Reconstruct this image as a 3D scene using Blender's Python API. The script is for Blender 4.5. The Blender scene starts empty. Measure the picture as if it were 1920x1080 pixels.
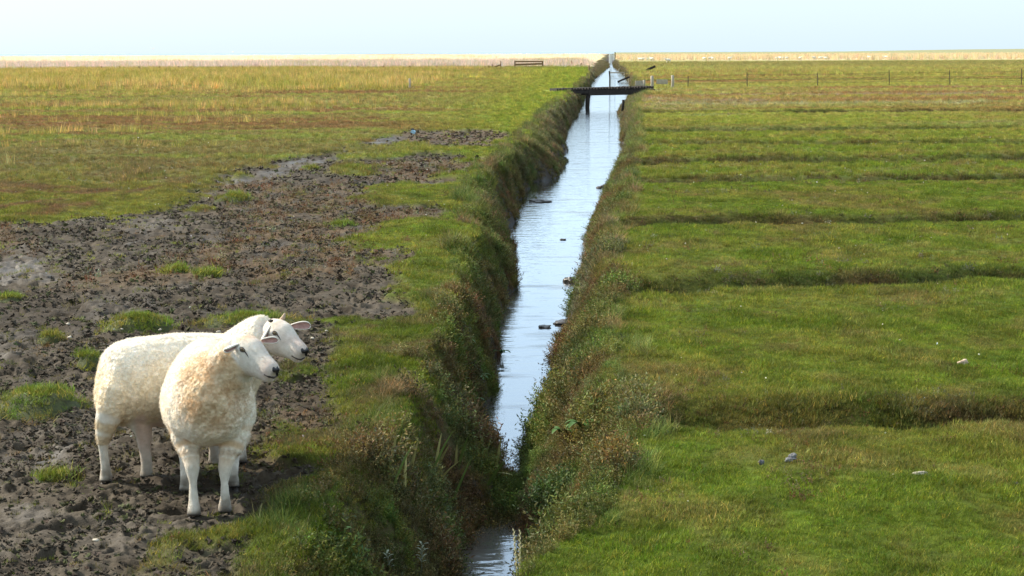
import bpy, bmesh, math, random
import numpy as np
from mathutils import Matrix, Vector, noise as mnoise

random.seed(7)
RNG = np.random.default_rng(11)
SC = bpy.context.scene
COL = SC.collection

# ------------------------------------------------------------------ camera
F_PX, CAM_H, PITCH, ROLL = 3200.0, 2.0, math.radians(7.88), math.radians(-0.24)
ROT = Matrix.Rotation(math.pi / 2 - PITCH, 3, 'X') @ Matrix.Rotation(ROLL, 3, 'Z')
cd = bpy.data.cameras.new('camera')
cd.sensor_width = 36.0
cd.lens = 36.0 * F_PX / 1920.0
cd.clip_start, cd.clip_end = 0.1, 60000
cam = bpy.data.objects.new('camera', cd)
COL.objects.link(cam)
cam.matrix_world = Matrix.Translation((0, 0, CAM_H)) @ ROT.to_4x4()
SC.camera = cam

# ------------------------------------------------------------------ sky, sun, exposure
SUN_DIR = Vector((-0.68, 0.34, 0.62)).normalized()      # towards the sun: left, slightly ahead
SUN_EL = math.asin(SUN_DIR.z)
SUN_AZ = math.atan2(SUN_DIR.x, SUN_DIR.y)
world = bpy.data.worlds.new('World')
SC.world = world
world.use_nodes = True
wn, wl = world.node_tree.nodes, world.node_tree.links
bg = wn['Background']
sky = wn.new('ShaderNodeTexSky')
sky.sky_type = 'NISHITA'
sky.sun_disc = False
sky.sun_elevation = SUN_EL
sky.sun_rotation = SUN_AZ
sky.air_density, sky.dust_density, sky.ozone_density = 1.0, 1.6, 1.5
veil = wn.new('ShaderNodeMix')                          # thin bright veil of high cloud
veil.data_type = 'RGBA'
veil.inputs[0].default_value = 0.62
veil.inputs[7].default_value = (7.7, 9.6, 11.2, 1)
wl.new(sky.outputs[0], veil.inputs[6])
wl.new(veil.outputs[2], bg.inputs[0])
bg.inputs[1].default_value = 0.08
sd = bpy.data.lights.new('sun', 'SUN')
sd.energy, sd.angle, sd.color = 4.6, math.radians(1.2), (1.0, 0.93, 0.80)
sun = bpy.data.objects.new('sun', sd)
COL.objects.link(sun)
sun.rotation_euler = SUN_DIR.to_track_quat('Z', 'Y').to_euler()
SC.view_settings.view_transform = 'Standard'
SC.view_settings.look = 'None'
SC.view_settings.exposure = 0.8
SC.view_settings.gamma = 1.0
SC.view_settings.use_curve_mapping = False

# ------------------------------------------------------------------ helpers: pixel of the photograph -> place in the world
def ray(u, v):
    return ROT @ Vector(((u - 960) / F_PX, (540 - v) / F_PX, -1.0))
def on_z(u, v, z=0.0):
    d = ray(u, v); k = (z - CAM_H) / d.z
    return Vector((d.x * k, d.y * k, z))
def on_y(u, v, Y):
    d = ray(u, v); k = Y / d.y
    return Vector((d.x * k, Y, CAM_H + d.z * k))

# ------------------------------------------------------------------ helpers: noise
def _h(ix, iy, s):
    h = (ix.astype(np.int64) * 374761393 + iy.astype(np.int64) * 668265263 + s * 974711) & 0x7fffffff
    h = ((h ^ (h >> 13)) * 1274126177) & 0x7fffffff
    return (h ^ (h >> 16)) & 0xffff
def pn(x, y, s=0):
    x = np.asarray(x, float); y = np.asarray(y, float)
    ix, iy = np.floor(x), np.floor(y); fx, fy = x - ix, y - iy
    ux, uy = fx*fx*fx*(fx*(fx*6-15)+10), fy*fy*fy*(fy*(fy*6-15)+10)
    def g(a, b):
        t = _h(ix + a, iy + b, s) * (2 * math.pi / 65536)
        return np.cos(t) * (fx - a) + np.sin(t) * (fy - b)
    n0 = g(0, 0) * (1 - ux) + g(1, 0) * ux
    n1 = g(0, 1) * (1 - ux) + g(1, 1) * ux
    return (n0 * (1 - uy) + n1 * uy) * 1.5
def fbm(x, y, o=4, s=0):
    r, a = 0, 1.0
    for k in range(o):
        r = r + a * pn(x * 2**k, y * 2**k, s + 17 * k); a *= .5
    return r
def worley(x, y, s=0):
    ix, iy = np.floor(x), np.floor(y); best = np.full(np.shape(x), 9.0); idd = np.zeros(np.shape(x))
    for a in (-1, 0, 1):
        for b in (-1, 0, 1):
            px = ix + a + _h(ix + a, iy + b, s) / 65536; py = iy + b + _h(ix + a, iy + b, s + 5) / 65536
            d = (px - x)**2 + (py - y)**2
            m = d < best; best = np.where(m, d, best); idd = np.where(m, _h(ix + a, iy + b, s + 9) / 65536, idd)
    return np.sqrt(best), idd
def ss(a, b, x):
    t = np.clip((x - a) / (b - a), 0, 1); return t * t * (3 - 2 * t)
def lerp(a, b, t):
    return a + (b - a) * t

# ------------------------------------------------------------------ the ditch, read off the photograph as four edge lines
ZW = -0.80
def edge(pts, z):
    P = np.array([on_z(u, v, z)[:2] for u, v in pts]); P = P[np.argsort(P[:, 1])]
    return P[:, 1], P[:, 0] - 0.0578 * P[:, 1]
LT = edge([(1112,120),(1100,128),(1092,150),(1075,172),(1040,195),(1010,225),(975,262),(940,300),(895,345),(880,385),(868,430),(850,480),
           (840,540),(835,600),(815,660),(780,730),(740,800),(690,860),(640,920),(560,1010),(500,1080)], 0)
LW = edge([(1140,126),(1112,150),(1104,165),(1085,205),(1064,245),(1060,300),(1056,332),(1000,342),(978,372),(955,445),(968,500),(966,560),
           (950,620),(952,660),(940,700),(915,760),(882,830),(905,872),(948,893),(955,930),(948,965),(912,1005),(890,1080)], ZW)
RW = edge([(1152,126),(1172,140),(1185,158),(1182,180),(1158,210),(1165,250),(1172,290),(1160,320),(1135,365),(1110,410),(1095,460),(1082,510),
           (1075,560),(1052,610),(1042,680),(1015,740),(980,800),(958,850),(960,900),(958,960),(955,1000),(950,1040),(942,1080)], ZW)
RT = edge([(1157,113),(1180,135),(1197,155),(1215,170),(1190,195),(1195,235),(1195,262),(1185,300),(1178,340),(1165,385),(1150,425),(1140,470),
           (1150,540),(1125,600),(1140,680),(1165,740),(1200,800),(1165,890),(1115,950),(1050,1020),(980,1080)], 0)
def ditch(Y):
    ax = 0.0578 * Y
    lt, lw, rw, rt = (ax + np.interp(Y, c[0], c[1]) for c in (LT, LW, RW, RT))
    k = 1 + .012 * Y
    lw = lw - .05 + k * (.10 * pn(Y * .75, Y * 0 + 3.3, 33) + .07 * pn(Y * 1.9, Y * 0 + 1.3, 34)); rw = rw + .06 + k * (.09 * pn(Y * .7, Y * 0 + 8.3, 35) + .06 * pn(Y * 2.1, Y * 0 + 5.3, 36))
    lt = lt + k * .13 * pn(Y * .6, Y * 0 + 6.6, 37); rt = rt + k * .09 * pn(Y * .8, Y * 0 + 9.6, 38)
    near = 1 - ss(15, 22, Y); lw = lw - .05 * near; rw = rw + .05 * near
    rw = np.maximum(rw, lw + .10)
    lt = np.minimum(lt, lw - .12); rt = np.maximum(rt, rw + .10)
    return lt, lw, rw, rt

# furrows that drain the right-hand field: near lip of each one in the photograph
FUR = []
for (u0, v0, u1, v1, w, dep) in [(1190,797,1920,796,1.0,.42),(1140,546,1920,524,1.25,.42),(1170,426,1920,412,1.6,.55),(1190,343,1920,338,1.8,.5),
        (1190,306,1920,301,2.0,.46),(1195,273,1920,268,2.2,.48),(1200,247,1920,241,2.4,.45),(1200,212,1920,208,2.4,.30),(1230,178,1420,177,2.2,.34),(1250,152,1920,149,4,.15)]:
    a, b = on_z(u0, v0, .05), on_z(u1, v1, .05)
    FUR.append((a.x, a.y, (b.y - a.y) / (b.x - a.x), w, dep, b.x if v1 == 177 else 1e9))

# ground cover patches on the left, outlines unprojected to the ground
def poly(pts, z=0):
    return np.array([on_z(u, v, z)[:2] for u, v in pts])
def inside(P, x, y, soft):
    """soft membership 0..1 of a polygon"""
    out = np.zeros(np.shape(x))
    bb = (x > P[:, 0].min() - soft) & (x < P[:, 0].max() + soft) & (y > P[:, 1].min() - soft) & (y < P[:, 1].max() + soft)
    if not bb.any(): return out
    px, py = x[bb], y[bb]; c = np.zeros(px.shape, bool); d = np.full(px.shape, 1e9)
    n = len(P)
    for i in range(n):
        ax, ay = P[i]; bx, by = P[(i + 1) % n]
        cr = ((ay > py) != (by > py)) & (px < (bx - ax) * (py - ay) / ((by - ay) if by != ay else 1e-9) + ax)
        c ^= cr
        L = max((bx-ax)**2 + (by-ay)**2, 1e-9)
        t = np.clip(((px-ax)*(bx-ax) + (py-ay)*(by-ay)) / L, 0, 1)
        d = np.minimum(d, (px-ax-t*(bx-ax))**2 + (py-ay-t*(by-ay))**2)
    d = np.sqrt(d); out[bb] = ss(-soft, soft, np.where(c, d, -d))
    return out
MUD = poly([(-500,430),(0,412),(150,408),(330,392),(365,355),(430,322),(520,302),(620,288),(690,262),(770,244),(960,246),(955,275),(935,300),
            (890,305),(870,340),(840,345),(830,400),(868,428),(800,440),(760,470),(745,510),(775,545),(815,575),(800,600),(700,606),(640,614),
            (625,660),(630,720),(650,780),(665,850),(620,905),(520,925),(500,970),(470,1015),(480,1080),(480,1500),(-900,1500),(-900,600)])
ISLES = [poly(p) for p in (
    [(625,294),(660,279),(760,269),(800,275),(930,277),(940,297),(800,290),(720,298),(640,306)],
    [(650,374),(690,360),(720,345),(790,345),(870,342),(885,360),(870,388),(800,385),(700,384)],
    [(630,457),(680,440),(735,426),(740,415),(860,420),(870,470),(760,463),(690,464)],
    [(735,520),(790,512),(850,560),(840,600),(800,560)],
    [(620,330),(625,312),(665,305),(710,318),(690,331)])]
BROWN = [poly(p) for p in ([(390,345),(640,340),(720,400),(720,500),(560,525),(400,535),(300,480),(450,430)],
    [(140,520),(300,495),(420,505),(420,530),(300,540),(150,545)], [(750,247),(960,243),(965,275),(760,268)],
    [(620,400),(830,392),(840,412),(700,425),(600,440)], [(-50,420),(40,425),(60,470),(-40,490)], [(500,760),(640,740),(640,860),(520,880)],
    [(700,300),(940,296),(960,320),(860,340),(690,340)])]
WETP = [poly(p) for p in ([(180,462),(250,448),(265,462),(190,470)],[(265,428),(300,412),(305,425),(280,436)],[(-40,480),(60,470),(120,520),(-40,545)],
    [(400,340),(560,300),(640,290),(600,310),(450,350),(400,370)],[(640,275),(760,250),(770,262),(650,288)],[(60,860),(110,835),(150,870),(90,885)],
    [(0,960),(70,950),(110,985),(0,1000)],[(0,670),(60,640),(70,690),(10,720)])]
HUMMOCKS = [  # u, v (centre of the foot), width px, depth m, height m
    (440,376,88,.55,.10),(262,617,152,.50,.12),(72,768,185,.62,.12),(166,682,50,.30,.09),(470,606,205,.42,.08),(386,520,70,.34,.06),
    (328,511,52,.26,.05),(94,634,44,.22,.06),(664,321,92,.55,.09),(642,424,56,.35,.06),(582,318,38,.40,.07),(18,560,50,.26,.05),(100,900,66,.16,.05)]
HUM = []
for (u, v, w, d, h) in HUMMOCKS:
    p = on_z(u, v); HUM.append((p.x, p.y, w * p.y / F_PX / 2, d / 2, h))

def zones(X, Y):
    """mud, wet and brown weights at ground points"""
    nf_ = .35 + .65 * ss(9, 16, Y); wx = X + .12 * nf_ * fbm(X * 1.6, Y * 1.1, 3, 3) * (1 + Y * .03); wy = Y + .28 * nf_ * fbm(X * 1.4, Y * .9, 3, 8) * (1 + Y * .04)
    mud = inside(MUD, wx, wy, .12)
    for k, P in enumerate(ISLES): mud = mud * (1 - inside(P, wx, wy, .14))
    lt, lw, rw, rt = ditch(Y)
    mud = mud * ss(.02, .25, lt - X)
    sp = fbm(X * 1.3, Y * .9, 4, 41)                      # loose grassy specks in the mud by the sheep
    edgeband = inside(MUD, wx, wy, .7)
    mud = mud * (1 - ss(.22, .55, sp + .22 * (1 - edgeband)) * (1 - ss(.75, 1, edgeband)))
    br = np.zeros(X.shape)
    for P in BROWN: br = np.maximum(br, inside(P, wx, wy, .35))
    br = br * ss(-.5, .25, fbm(X * 2.2, Y * 1.6, 3, 51))
    wet = np.zeros(X.shape)
    for P in WETP: wet = np.maximum(wet, inside(P, wx, wy, .12))
    return mud, wet, br

def furrow(X, Y):
    z = np.zeros(X.shape); face = np.zeros(X.shape)
    for i, (x0, y0, sl, w, dep, xe) in enumerate(FUR):
        yl = y0 + sl * (X - x0) + .10 * fbm(X * .55, np.full(X.shape, i * 3.1), 3, 61 + i) * (1 + y0 * .02)
        d = (Y - yl) / w
        g = ss(-.01, .07, d) * (1 - ss(.22, .85, d)**.8)
        k = (1 - ss(xe - 1, xe, X)) * (.75 + .35 * pn(X * .35, np.full(X.shape, 7.7 * i), 5))
        z = z - dep * g * k; face = np.maximum(face, ss(.1, .3, d) * (1 - ss(.6, 1.05, d)) * k)
    return z, face

def height(X, Y, mud=None, detail=True):
    X = np.asarray(X, float); Y = np.asarray(Y, float)
    if mud is None: mud = zones(X, Y)[0]
    lt, lw, rw, rt = ditch(Y)
    right = ss(0, .25, X - rt)
    z = .035 * fbm(X * .35, Y * .3, 3, 1) * ss(2, 20, np.abs(Y) + 6) * (1 - .6 * mud)
    z = z + .03 * (1 - mud) + .022 * fbm(X * 2.1, Y * 1.7, 3, 12) * (1 - mud)
    fz, _ = furrow(X, Y)
    z = z + fz * right
    left_grass = (1 - right) * (1 - mud) * ss(0, .3, lt - X)
    z = z + left_grass * .05 * fbm(X * .9, Y * .6, 2, 14)
    if detail:
        w1, i1 = worley(X * 9, Y * 9, 21); w2, i2 = worley(X * 19, Y * 19, 22)
        z = z + mud * (.022 * (i1 - .4) * (1 - ss(.2, .75, w1)) + .013 * (1 - ss(.1, .7, w2)) * i2 + .024 * fbm(X * 3.5, Y * 3.5, 4, 23) - .010)
        w3, i3 = worley(X * 5.2 + .4 * fbm(X * 4, Y * 4, 2, 25), Y * 4.6, 27); pit = (i3 < .55) * (1 - ss(.10, .30, w3))
        z = z + mud * (-.040 * pit + .014 * (i3 < .55) * np.exp(-((w3 - .36) / .07)**2))
    # ditch cross-section, lumpy
    wob = .10 * fbm(X * 1.9, Y * 1.3, 3, 31)
    tl = (X - lt) / (lw - lt); tr = (rt - X) / (rt - rw)
    fl = np.clip(tl, 0, 1.25); fr = np.clip(tr, 0, 1.25)
    pl = .62 * fl + .38 * fl**2.4; pr = .50 * fr + .50 * fr**2.2
    dz = np.where(X < (lw + rw) / 2, np.where(tl > 0, pl, 0), np.where(tr > 0, pr, 0))
    inb = np.clip(dz, 0, 1.12)
    z = z * (1 - ss(.0, .5, inb)) + ZW * inb + wob * ss(.03, .3, inb) * (1 - ss(.85, 1.05, inb)) + .24 * np.exp(-((Y - 10.45) / .42)**2) * ss(.6, 1.0, inb)
    dk = 1 - ss(400, 430, Y); z = np.where(inb > 0, z * dk, z)
    # the land runs out to the sea; a low sea wall far right
    shore = np.where(X < 0.06 * Y, 1250, 3300)
    z = z - 4.5 * ss(0, 250, Y - shore)
    z = z + (3.2 + 1.2 * pn(X * .004, Y * .002, 71)) * ss(1400, 1900, Y) * ss(.16, .30, X / np.maximum(Y, 1)) * (1 - ss(2500, 3000, Y))
    z = z + 1.6 * ss(700, 900, Y) * (1 - ss(1000, 1200, Y)) * np.clip(fbm(X * .006, Y * .002, 3, 73), 0, 1) * (X < 0.06 * Y)
    return z

G_FRESH, G_MID, G_OLIVE = np.array([.120,.172,.012]), np.array([.155,.176,.020]), np.array([.215,.195,.045])
C_BROWN, C_RED, C_GREY = np.array([.135,.088,.034]), np.array([.170,.080,.030]), np.array([.200,.180,.130])
C_YEL, C_STRAW, C_MUD, C_MUDL = np.array([.270,.240,.055]), np.array([.62,.50,.27]), np.array([.039,.029,.0185]), np.array([.070,.055,.038])
def cover_colour(X, Y):
    """albedo of the plant cover"""
    X = np.asarray(X, float); Y = np.asarray(Y, float)
    n1 = fbm(X * .55, Y * .5, 4, 101); n2 = fbm(X * 1.7, Y * 1.3, 3, 105)
    bx, by = X * .035, Y * .16
    b1 = fbm(bx, by, 4, 111); b2 = fbm(bx * 1.7 + 9, by * 1.5, 3, 115); b3 = fbm(bx * .8, by * 2.2 + 3, 3, 119)
    lt, lw, rw, rt = ditch(Y)
    right = (X > (lw + rw) / 2)
    e = lambda t: t[..., None]
    # right-hand field
    r = lerp(G_FRESH, G_MID, e(ss(-.4, .5, n1)))
    r = lerp(r, G_OLIVE, e(ss(.0, .7, n2) * .55))
    r = lerp(r, C_BROWN, e(ss(.25, .8, n1 + .5 * n2 + .25 * (X / np.maximum(Y, 6) * 3 - .5)) * .34))
    far = ss(28, 75, Y)
    rf = lerp(G_OLIVE * [.9, 1.0, .8], C_BROWN * [1.35,1.2,1.2], e(ss(-.05, .40, b1 + .30 * np.exp(-((Y - 62) / 14)**2) - .05 * ss(90, 130, Y))))
    rf = lerp(rf, C_GREY, e(ss(.25, .55, b2) * .6 * (1 - ss(70, 110, Y))))
    rf = lerp(rf, np.array([.20,.205,.06]), e(ss(.05, .5, b3) * .7))
    r = lerp(r, rf, e(far * .85))
    r = lerp(r, np.array([.24,.235,.07]), e(ss(110, 260, Y) * .6))
    r = lerp(r, C_STRAW * [.80, .82, .86], e(ss(315, 420, Y + 40 * b1) * (1 - ss(800, 1000, Y))))
    r = lerp(r, np.array([.24,.24,.12]), e(ss(800, 1000, Y)))
    # left-hand field
    l = lerp(G_MID * 1.15, C_BROWN * 1.25, e(ss(-.1, .45, n1 + .4 * n2)))
    lf = lerp(np.array([.175,.155,.045]), np.array([.165,.105,.038]), e(ss(-.15, .45, b1 + .3 * fbm(X * .3, Y * .3, 3, 121))))
    lf = lerp(lf, np.array([.17,.20,.035]), e(ss(.05, .35, b3) * .85))
    lf = lerp(lf, C_YEL, e(ss(70, 120, Y) * ss(-.3, .4, b2) * .9))
    l = lerp(l, lf, e(ss(18, 34, Y)))
    ditchside = np.exp(-((lt - X) / (1.6 + .03 * Y))**2)
    l = lerp(l, lerp(G_FRESH, G_MID * 1.2, e(ss(-.4, .4, n2))), e(ditchside * .9))
    near_ditch = ss(.08, .02, np.abs(X / np.maximum(Y, 1) - .02)) if False else 0
    reed = ss(205, 240, Y + 18 * b1)
    l = lerp(l, np.array([.46,.40,.27]), e(reed * (1 - near_ditch)))
    l = lerp(l, C_STRAW, e(ss(320, 380, Y + 30 * b1)))
    l = lerp(l, np.array([.36,.29,.20]), e(ss(700, 900, Y)))
    c = np.where(right[..., None], r, l)
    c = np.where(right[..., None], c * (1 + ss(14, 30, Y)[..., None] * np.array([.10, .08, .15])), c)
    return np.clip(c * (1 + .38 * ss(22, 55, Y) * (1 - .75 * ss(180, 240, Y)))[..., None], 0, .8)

# ------------------------------------------------------------------ helpers: objects
def tag(o, label=None, cat=None, group=None, kind=None):
    if label: o['label'] = label
    if cat: o['category'] = cat
    if group: o['group'] = group
    if kind: o['kind'] = kind
    return o
def link(o, parent=None):
    COL.objects.link(o)
    if parent is not None: o.parent = parent
    return o
def empty(name, loc, rz=0):
    o = bpy.data.objects.new(name, None); o.location = loc; o.rotation_euler = (0, 0, rz); o.empty_display_size = .1
    return link(o)
def mesh_obj(name, verts, faces, mat, parent=None, smooth=False):
    me = bpy.data.meshes.new(name); me.from_pydata([tuple(v) for v in verts], [], faces); me.update()
    if smooth: me.polygons.foreach_set('use_smooth', [True] * len(me.polygons))
    if mat: me.materials.append(mat)
    return link(bpy.data.objects.new(name, me), parent)
def np_mesh(name, V, Fq, mat, parent=None, smooth=True, link_it=True):
    me = bpy.data.meshes.new(name); n, k = Fq.shape
    me.vertices.add(len(V)); me.vertices.foreach_set('co', np.ascontiguousarray(V, np.float32).ravel())
    me.loops.add(n * k); me.loops.foreach_set('vertex_index', np.ascontiguousarray(Fq, np.int32).ravel())
    me.polygons.add(n); me.polygons.foreach_set('loop_start', np.arange(0, n * k, k, dtype=np.int32))
    me.polygons.foreach_set('loop_total', np.full(n, k, np.int32))
    me.polygons.foreach_set('use_smooth', np.full(n, smooth))
    me.update(calc_edges=True)
    if mat: me.materials.append(mat)
    o = bpy.data.objects.new(name, me)
    return link(o, parent) if link_it else o
def attr(me, name, typ, data, dom='POINT'):
    a = me.attributes.new(name, typ, dom)
    key = {'FLOAT': 'value', 'INT': 'value', 'FLOAT_VECTOR': 'vector', 'FLOAT_COLOR': 'color'}[typ]
    a.data.foreach_set(key, np.ascontiguousarray(data).ravel())
def rgba(c):
    c = np.asarray(c, np.float32)
    return np.concatenate([c, np.ones(c.shape[:-1] + (1,), np.float32)], -1)

class MB:
    """collects simple shapes into one mesh"""
    def __init__(s): s.v, s.f = [], []
    def add(s, vs, fs):
        n = len(s.v); s.v += [Vector(v) for v in vs]; s.f += [tuple(i + n for i in f) for f in fs]; return s
    def box(s, c, size, rot=None, jit=0):
        c = Vector(c); vs = []
        for a in (-.5, .5):
            for b in (-.5, .5):
                for d in (-.5, .5):
                    p = Vector((a * size[0], b * size[1], d * size[2])) + Vector([random.uniform(-jit, jit) for _ in range(3)])
                    vs.append(c + (rot @ p if rot else p))
        return s.add(vs, [(0,1,3,2),(4,6,7,5),(0,4,5,1),(2,3,7,6),(0,2,6,4),(1,5,7,3)])
    def tube(s, pts, rad, n=8, cap=True, jit=0):
        pts = [Vector(p) for p in pts]; rad = rad if hasattr(rad, '__len__') else [rad] * len(pts)
        rings = []; ref = Vector((.13, .97, .2))
        for i, p in enumerate(pts):
            d = (pts[min(i+1, len(pts)-1)] - pts[max(i-1, 0)]).normalized()
            if abs(d.dot(ref)) > .95: ref = Vector((.97, .1, .2))
            a = d.cross(ref).normalized(); b = d.cross(a)
            rings.append([p + (a * math.cos(2*math.pi*k/n) + b * math.sin(2*math.pi*k/n)) * rad[i] * (1 + random.uniform(-jit, jit)) for k in range(n)])
        vs = [q for r in rings for q in r]; fs = []
        for i in range(len(pts) - 1):
            for k in range(n):
                fs.append((i*n+k, i*n+(k+1) % n, (i+1)*n+(k+1) % n, (i+1)*n+k))
        if cap: fs += [tuple(range(n-1, -1, -1)), tuple((len(pts)-1)*n + k for k in range(n))]
        return s.add(vs, fs)
    def beam(s, a, b, w, h, jit=0):
        a, b = Vector(a), Vector(b); d = (b - a); L = d.length; q = d.to_track_quat('X', 'Z').to_matrix()
        return s.box((a + b) / 2, (L, w, h), q, jit)
    def build(s, name, mat, parent=None, smooth=False, loc=None):
        vs = s.v if loc is None else [v - Vector(loc) for v in s.v]
        return mesh_obj(name, vs, s.f, mat, parent, smooth)

# ------------------------------------------------------------------ materials
def new_mat(name):
    m = bpy.data.materials.new(name); m.use_nodes = True
    return m, m.node_tree.nodes, m.node_tree.links, m.node_tree.nodes['Principled BSDF']
def node(ns, typ, **kw):
    n = ns.new(typ)
    for k, v in kw.items(): setattr(n, k, v)
    return n
def mixc(ns, ls, fac, a, b, mode='MIX'):
    m = node(ns, 'ShaderNodeMix', data_type='RGBA', blend_type=mode)
    for s, x in ((0, fac), (6, a), (7, b)):
        if isinstance(x, bpy.types.NodeSocket): ls.new(x, m.inputs[s])
        elif x is not None: m.inputs[s].default_value = x if s == 0 else (*x, 1) if len(x) == 3 else x
    return m.outputs[2]
def ramp(ns, ls, src, lo, hi, a=0., b=1.):
    r = node(ns, 'ShaderNodeMapRange'); ls.new(src, r.inputs[0])
    for i, x in enumerate((lo, hi, a, b)): r.inputs[i + 1].default_value = x
    return r.outputs[0]
def noise_tex(ns, ls, scale, detail=4, rough=.6, coord=None):
    n = node(ns, 'ShaderNodeTexNoise'); n.inputs['Scale'].default_value = scale
    n.inputs['Detail'].default_value = detail; n.inputs['Roughness'].default_value = rough
    if coord: ls.new(coord, n.inputs['Vector'])
    return n
def bump(ns, ls, src, bsdf, strength, dist):
    b = node(ns, 'ShaderNodeBump'); b.inputs['Strength'].default_value = strength; b.inputs['Distance'].default_value = dist
    ls.new(src, b.inputs['Height']); ls.new(b.outputs[0], bsdf.inputs['Normal'])
def plain(name, c, rough=.8, var=.35, scale=18, b=.3, spec=.3, stretch=None):
    m, ns, ls, p = new_mat(name)
    tc = node(ns, 'ShaderNodeTexCoord'); co = tc.outputs['Object']
    if stretch:
        mp = node(ns, 'ShaderNodeMapping'); mp.inputs['Scale'].default_value = stretch; ls.new(co, mp.inputs[0]); co = mp.outputs[0]
    n = noise_tex(ns, ls, scale, 5, .65, co)
    c = np.array(c)
    ls.new(mixc(ns, ls, ramp(ns, ls, n.outputs[0], .3, .7), tuple(c * (1 - var)), tuple(c * (1 + var))), p.inputs['Base Color'])
    p.inputs['Roughness'].default_value = rough; p.inputs['Specular IOR Level'].default_value = spec
    if b: bump(ns, ls, n.outputs[0], p, b, .01)
    return m
def plant_mat(name, trans=.3, spec=.2, rough=.6, src='INSTANCER'):
    m, ns, ls, p = new_mat(name)
    a = node(ns, 'ShaderNodeAttribute', attribute_name='col', attribute_type=src)
    v = node(ns, 'ShaderNodeAttribute', attribute_name='vary', attribute_type='GEOMETRY')
    c = mixc(ns, ls, 1.0, a.outputs['Color'], v.outputs['Color'], 'MULTIPLY')
    ls.new(c, p.inputs['Base Color']); p.inputs['Roughness'].default_value = rough; p.inputs['Specular IOR Level'].default_value = spec
    t = node(ns, 'ShaderNodeBsdfTranslucent'); ls.new(c, t.inputs[0])
    x = node(ns, 'ShaderNodeMixShader'); x.inputs[0].default_value = trans
    ls.new(p.outputs[0], x.inputs[1]); ls.new(t.outputs[0], x.inputs[2]); ls.new(x.outputs[0], ns['Material Output'].inputs[0])
    return m

# ground: albedo and wetness come with the sheet, the shader adds grain
M_GROUND, ns, ls, p = new_mat('marsh_soil')
a = node(ns, 'ShaderNodeAttribute', attribute_name='ground_col'); w = node(ns, 'ShaderNodeAttribute', attribute_name='wet')
tc = node(ns, 'ShaderNodeTexCoord')
n1 = noise_tex(ns, ls, 14, 8, .7, tc.outputs['Object']); n2 = noise_tex(ns, ls, 70, 4, .7, tc.outputs['Object'])
c = mixc(ns, ls, 1., a.outputs['Color'], mixc(ns, ls, ramp(ns, ls, n1.outputs[0], .32, .68), (.62,.60,.58), (1.35,1.36,1.34)), 'MULTIPLY')
c = mixc(ns, ls, .5, c, mixc(ns, ls, ramp(ns, ls, n2.outputs[0], .3, .7), (.6,.6,.6), (1.4,1.4,1.4)), 'MULTIPLY')
ls.new(c, p.inputs['Base Color'])
rr = node(ns, 'ShaderNodeMapRange'); ls.new(w.outputs['Fac'], rr.inputs[0]); rr.inputs[3].default_value = .92; rr.inputs[4].default_value = .12
ls.new(rr.outputs[0], p.inputs['Roughness']); ls.new(ramp(ns, ls, w.outputs['Fac'], 0, .6, .10, .5), p.inputs['Specular IOR Level'])
bump(ns, ls, n2.outputs[0], p, .5, .012)

M_WATER, ns, ls, p = new_mat('ditch_water')
tc = node(ns, 'ShaderNodeTexCoord'); mp = node(ns, 'ShaderNodeMapping'); mp.inputs['Scale'].default_value = (1.0, 2.2, 1)
ls.new(tc.outputs['Object'], mp.inputs[0])
nb = noise_tex(ns, ls, 3.2, 3, .55, mp.outputs[0]); ncl = noise_tex(ns, ls, 1.1, 5, .6, mp.outputs[0])
p.inputs['Base Color'].default_value = (.050, .040, .028, 1); p.inputs['Roughness'].default_value = .35
gl = node(ns, 'ShaderNodeBsdfGlossy'); gl.inputs['Color'].default_value = (.87, .93, .99, 1); gl.inputs['Roughness'].default_value = .03
bm_ = node(ns, 'ShaderNodeBump'); bm_.inputs['Strength'].default_value = .16; bm_.inputs['Distance'].default_value = .05
ls.new(nb.outputs[0], bm_.inputs['Height']); ls.new(bm_.outputs[0], gl.inputs['Normal'])
lw_ = node(ns, 'ShaderNodeFresnel'); lw_.inputs['IOR'].default_value = 1.9
mx = node(ns, 'ShaderNodeMixShader')
mm = node(ns, 'ShaderNodeMath', operation='MULTIPLY'); ls.new(ramp(ns, ls, lw_.outputs[0], 0, .60, .0, 1.0), mm.inputs[0]); ls.new(ramp(ns, ls, ncl.outputs[0], .54, .70, 1.0, .50), mm.inputs[1])
ls.new(mm.outputs[0], mx.inputs[0]); p.inputs['Base Color'].default_value = (.085, .070, .055, 1)
ls.new(p.outputs[0], mx.inputs[1]); ls.new(gl.outputs[0], mx.inputs[2]); ls.new(mx.outputs[0], ns['Material Output'].inputs[0])

M_SEA = plain('sea_water', (.25,.33,.36), .25, .05, .002, 0)
M_GRASS = plant_mat('turf_blades', .35)
M_PLANT = plant_mat('bank_plants', .25)
M_REED = plant_mat('dry_reed', .45)
M_CLOD, ns, ls, p = new_mat('mud_clod')
a = node(ns, 'ShaderNodeAttribute', attribute_name='col', attribute_type='INSTANCER')
tc = node(ns, 'ShaderNodeTexCoord'); nn = noise_tex(ns, ls, 25, 5, .7, tc.outputs['Object'])
ls.new(mixc(ns, ls, 1., a.outputs['Color'], mixc(ns, ls, ramp(ns, ls, nn.outputs[0], .3, .7), (.6,.6,.6), (1.4,1.4,1.4)), 'MULTIPLY'), p.inputs['Base Color'])
p.inputs['Roughness'].default_value = .8; p.inputs['Specular IOR Level'].default_value = .2; bump(ns, ls, nn.outputs[0], p, .6, .01)
M_WOOD_DARK = plain('tarred_wood', (.030,.024,.020), .75, .5, 9, .5, .3, (1, 6, 1))
M_WOOD_GREY = plain('weathered_wood', (.36,.32,.25), .85, .3, 10, .4, .2, (4, 4, .6))
M_WOOD_BROWN = plain('brown_wood', (.20,.125,.065), .8, .35, 10, .4, .2, (3, 3, .6))
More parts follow.
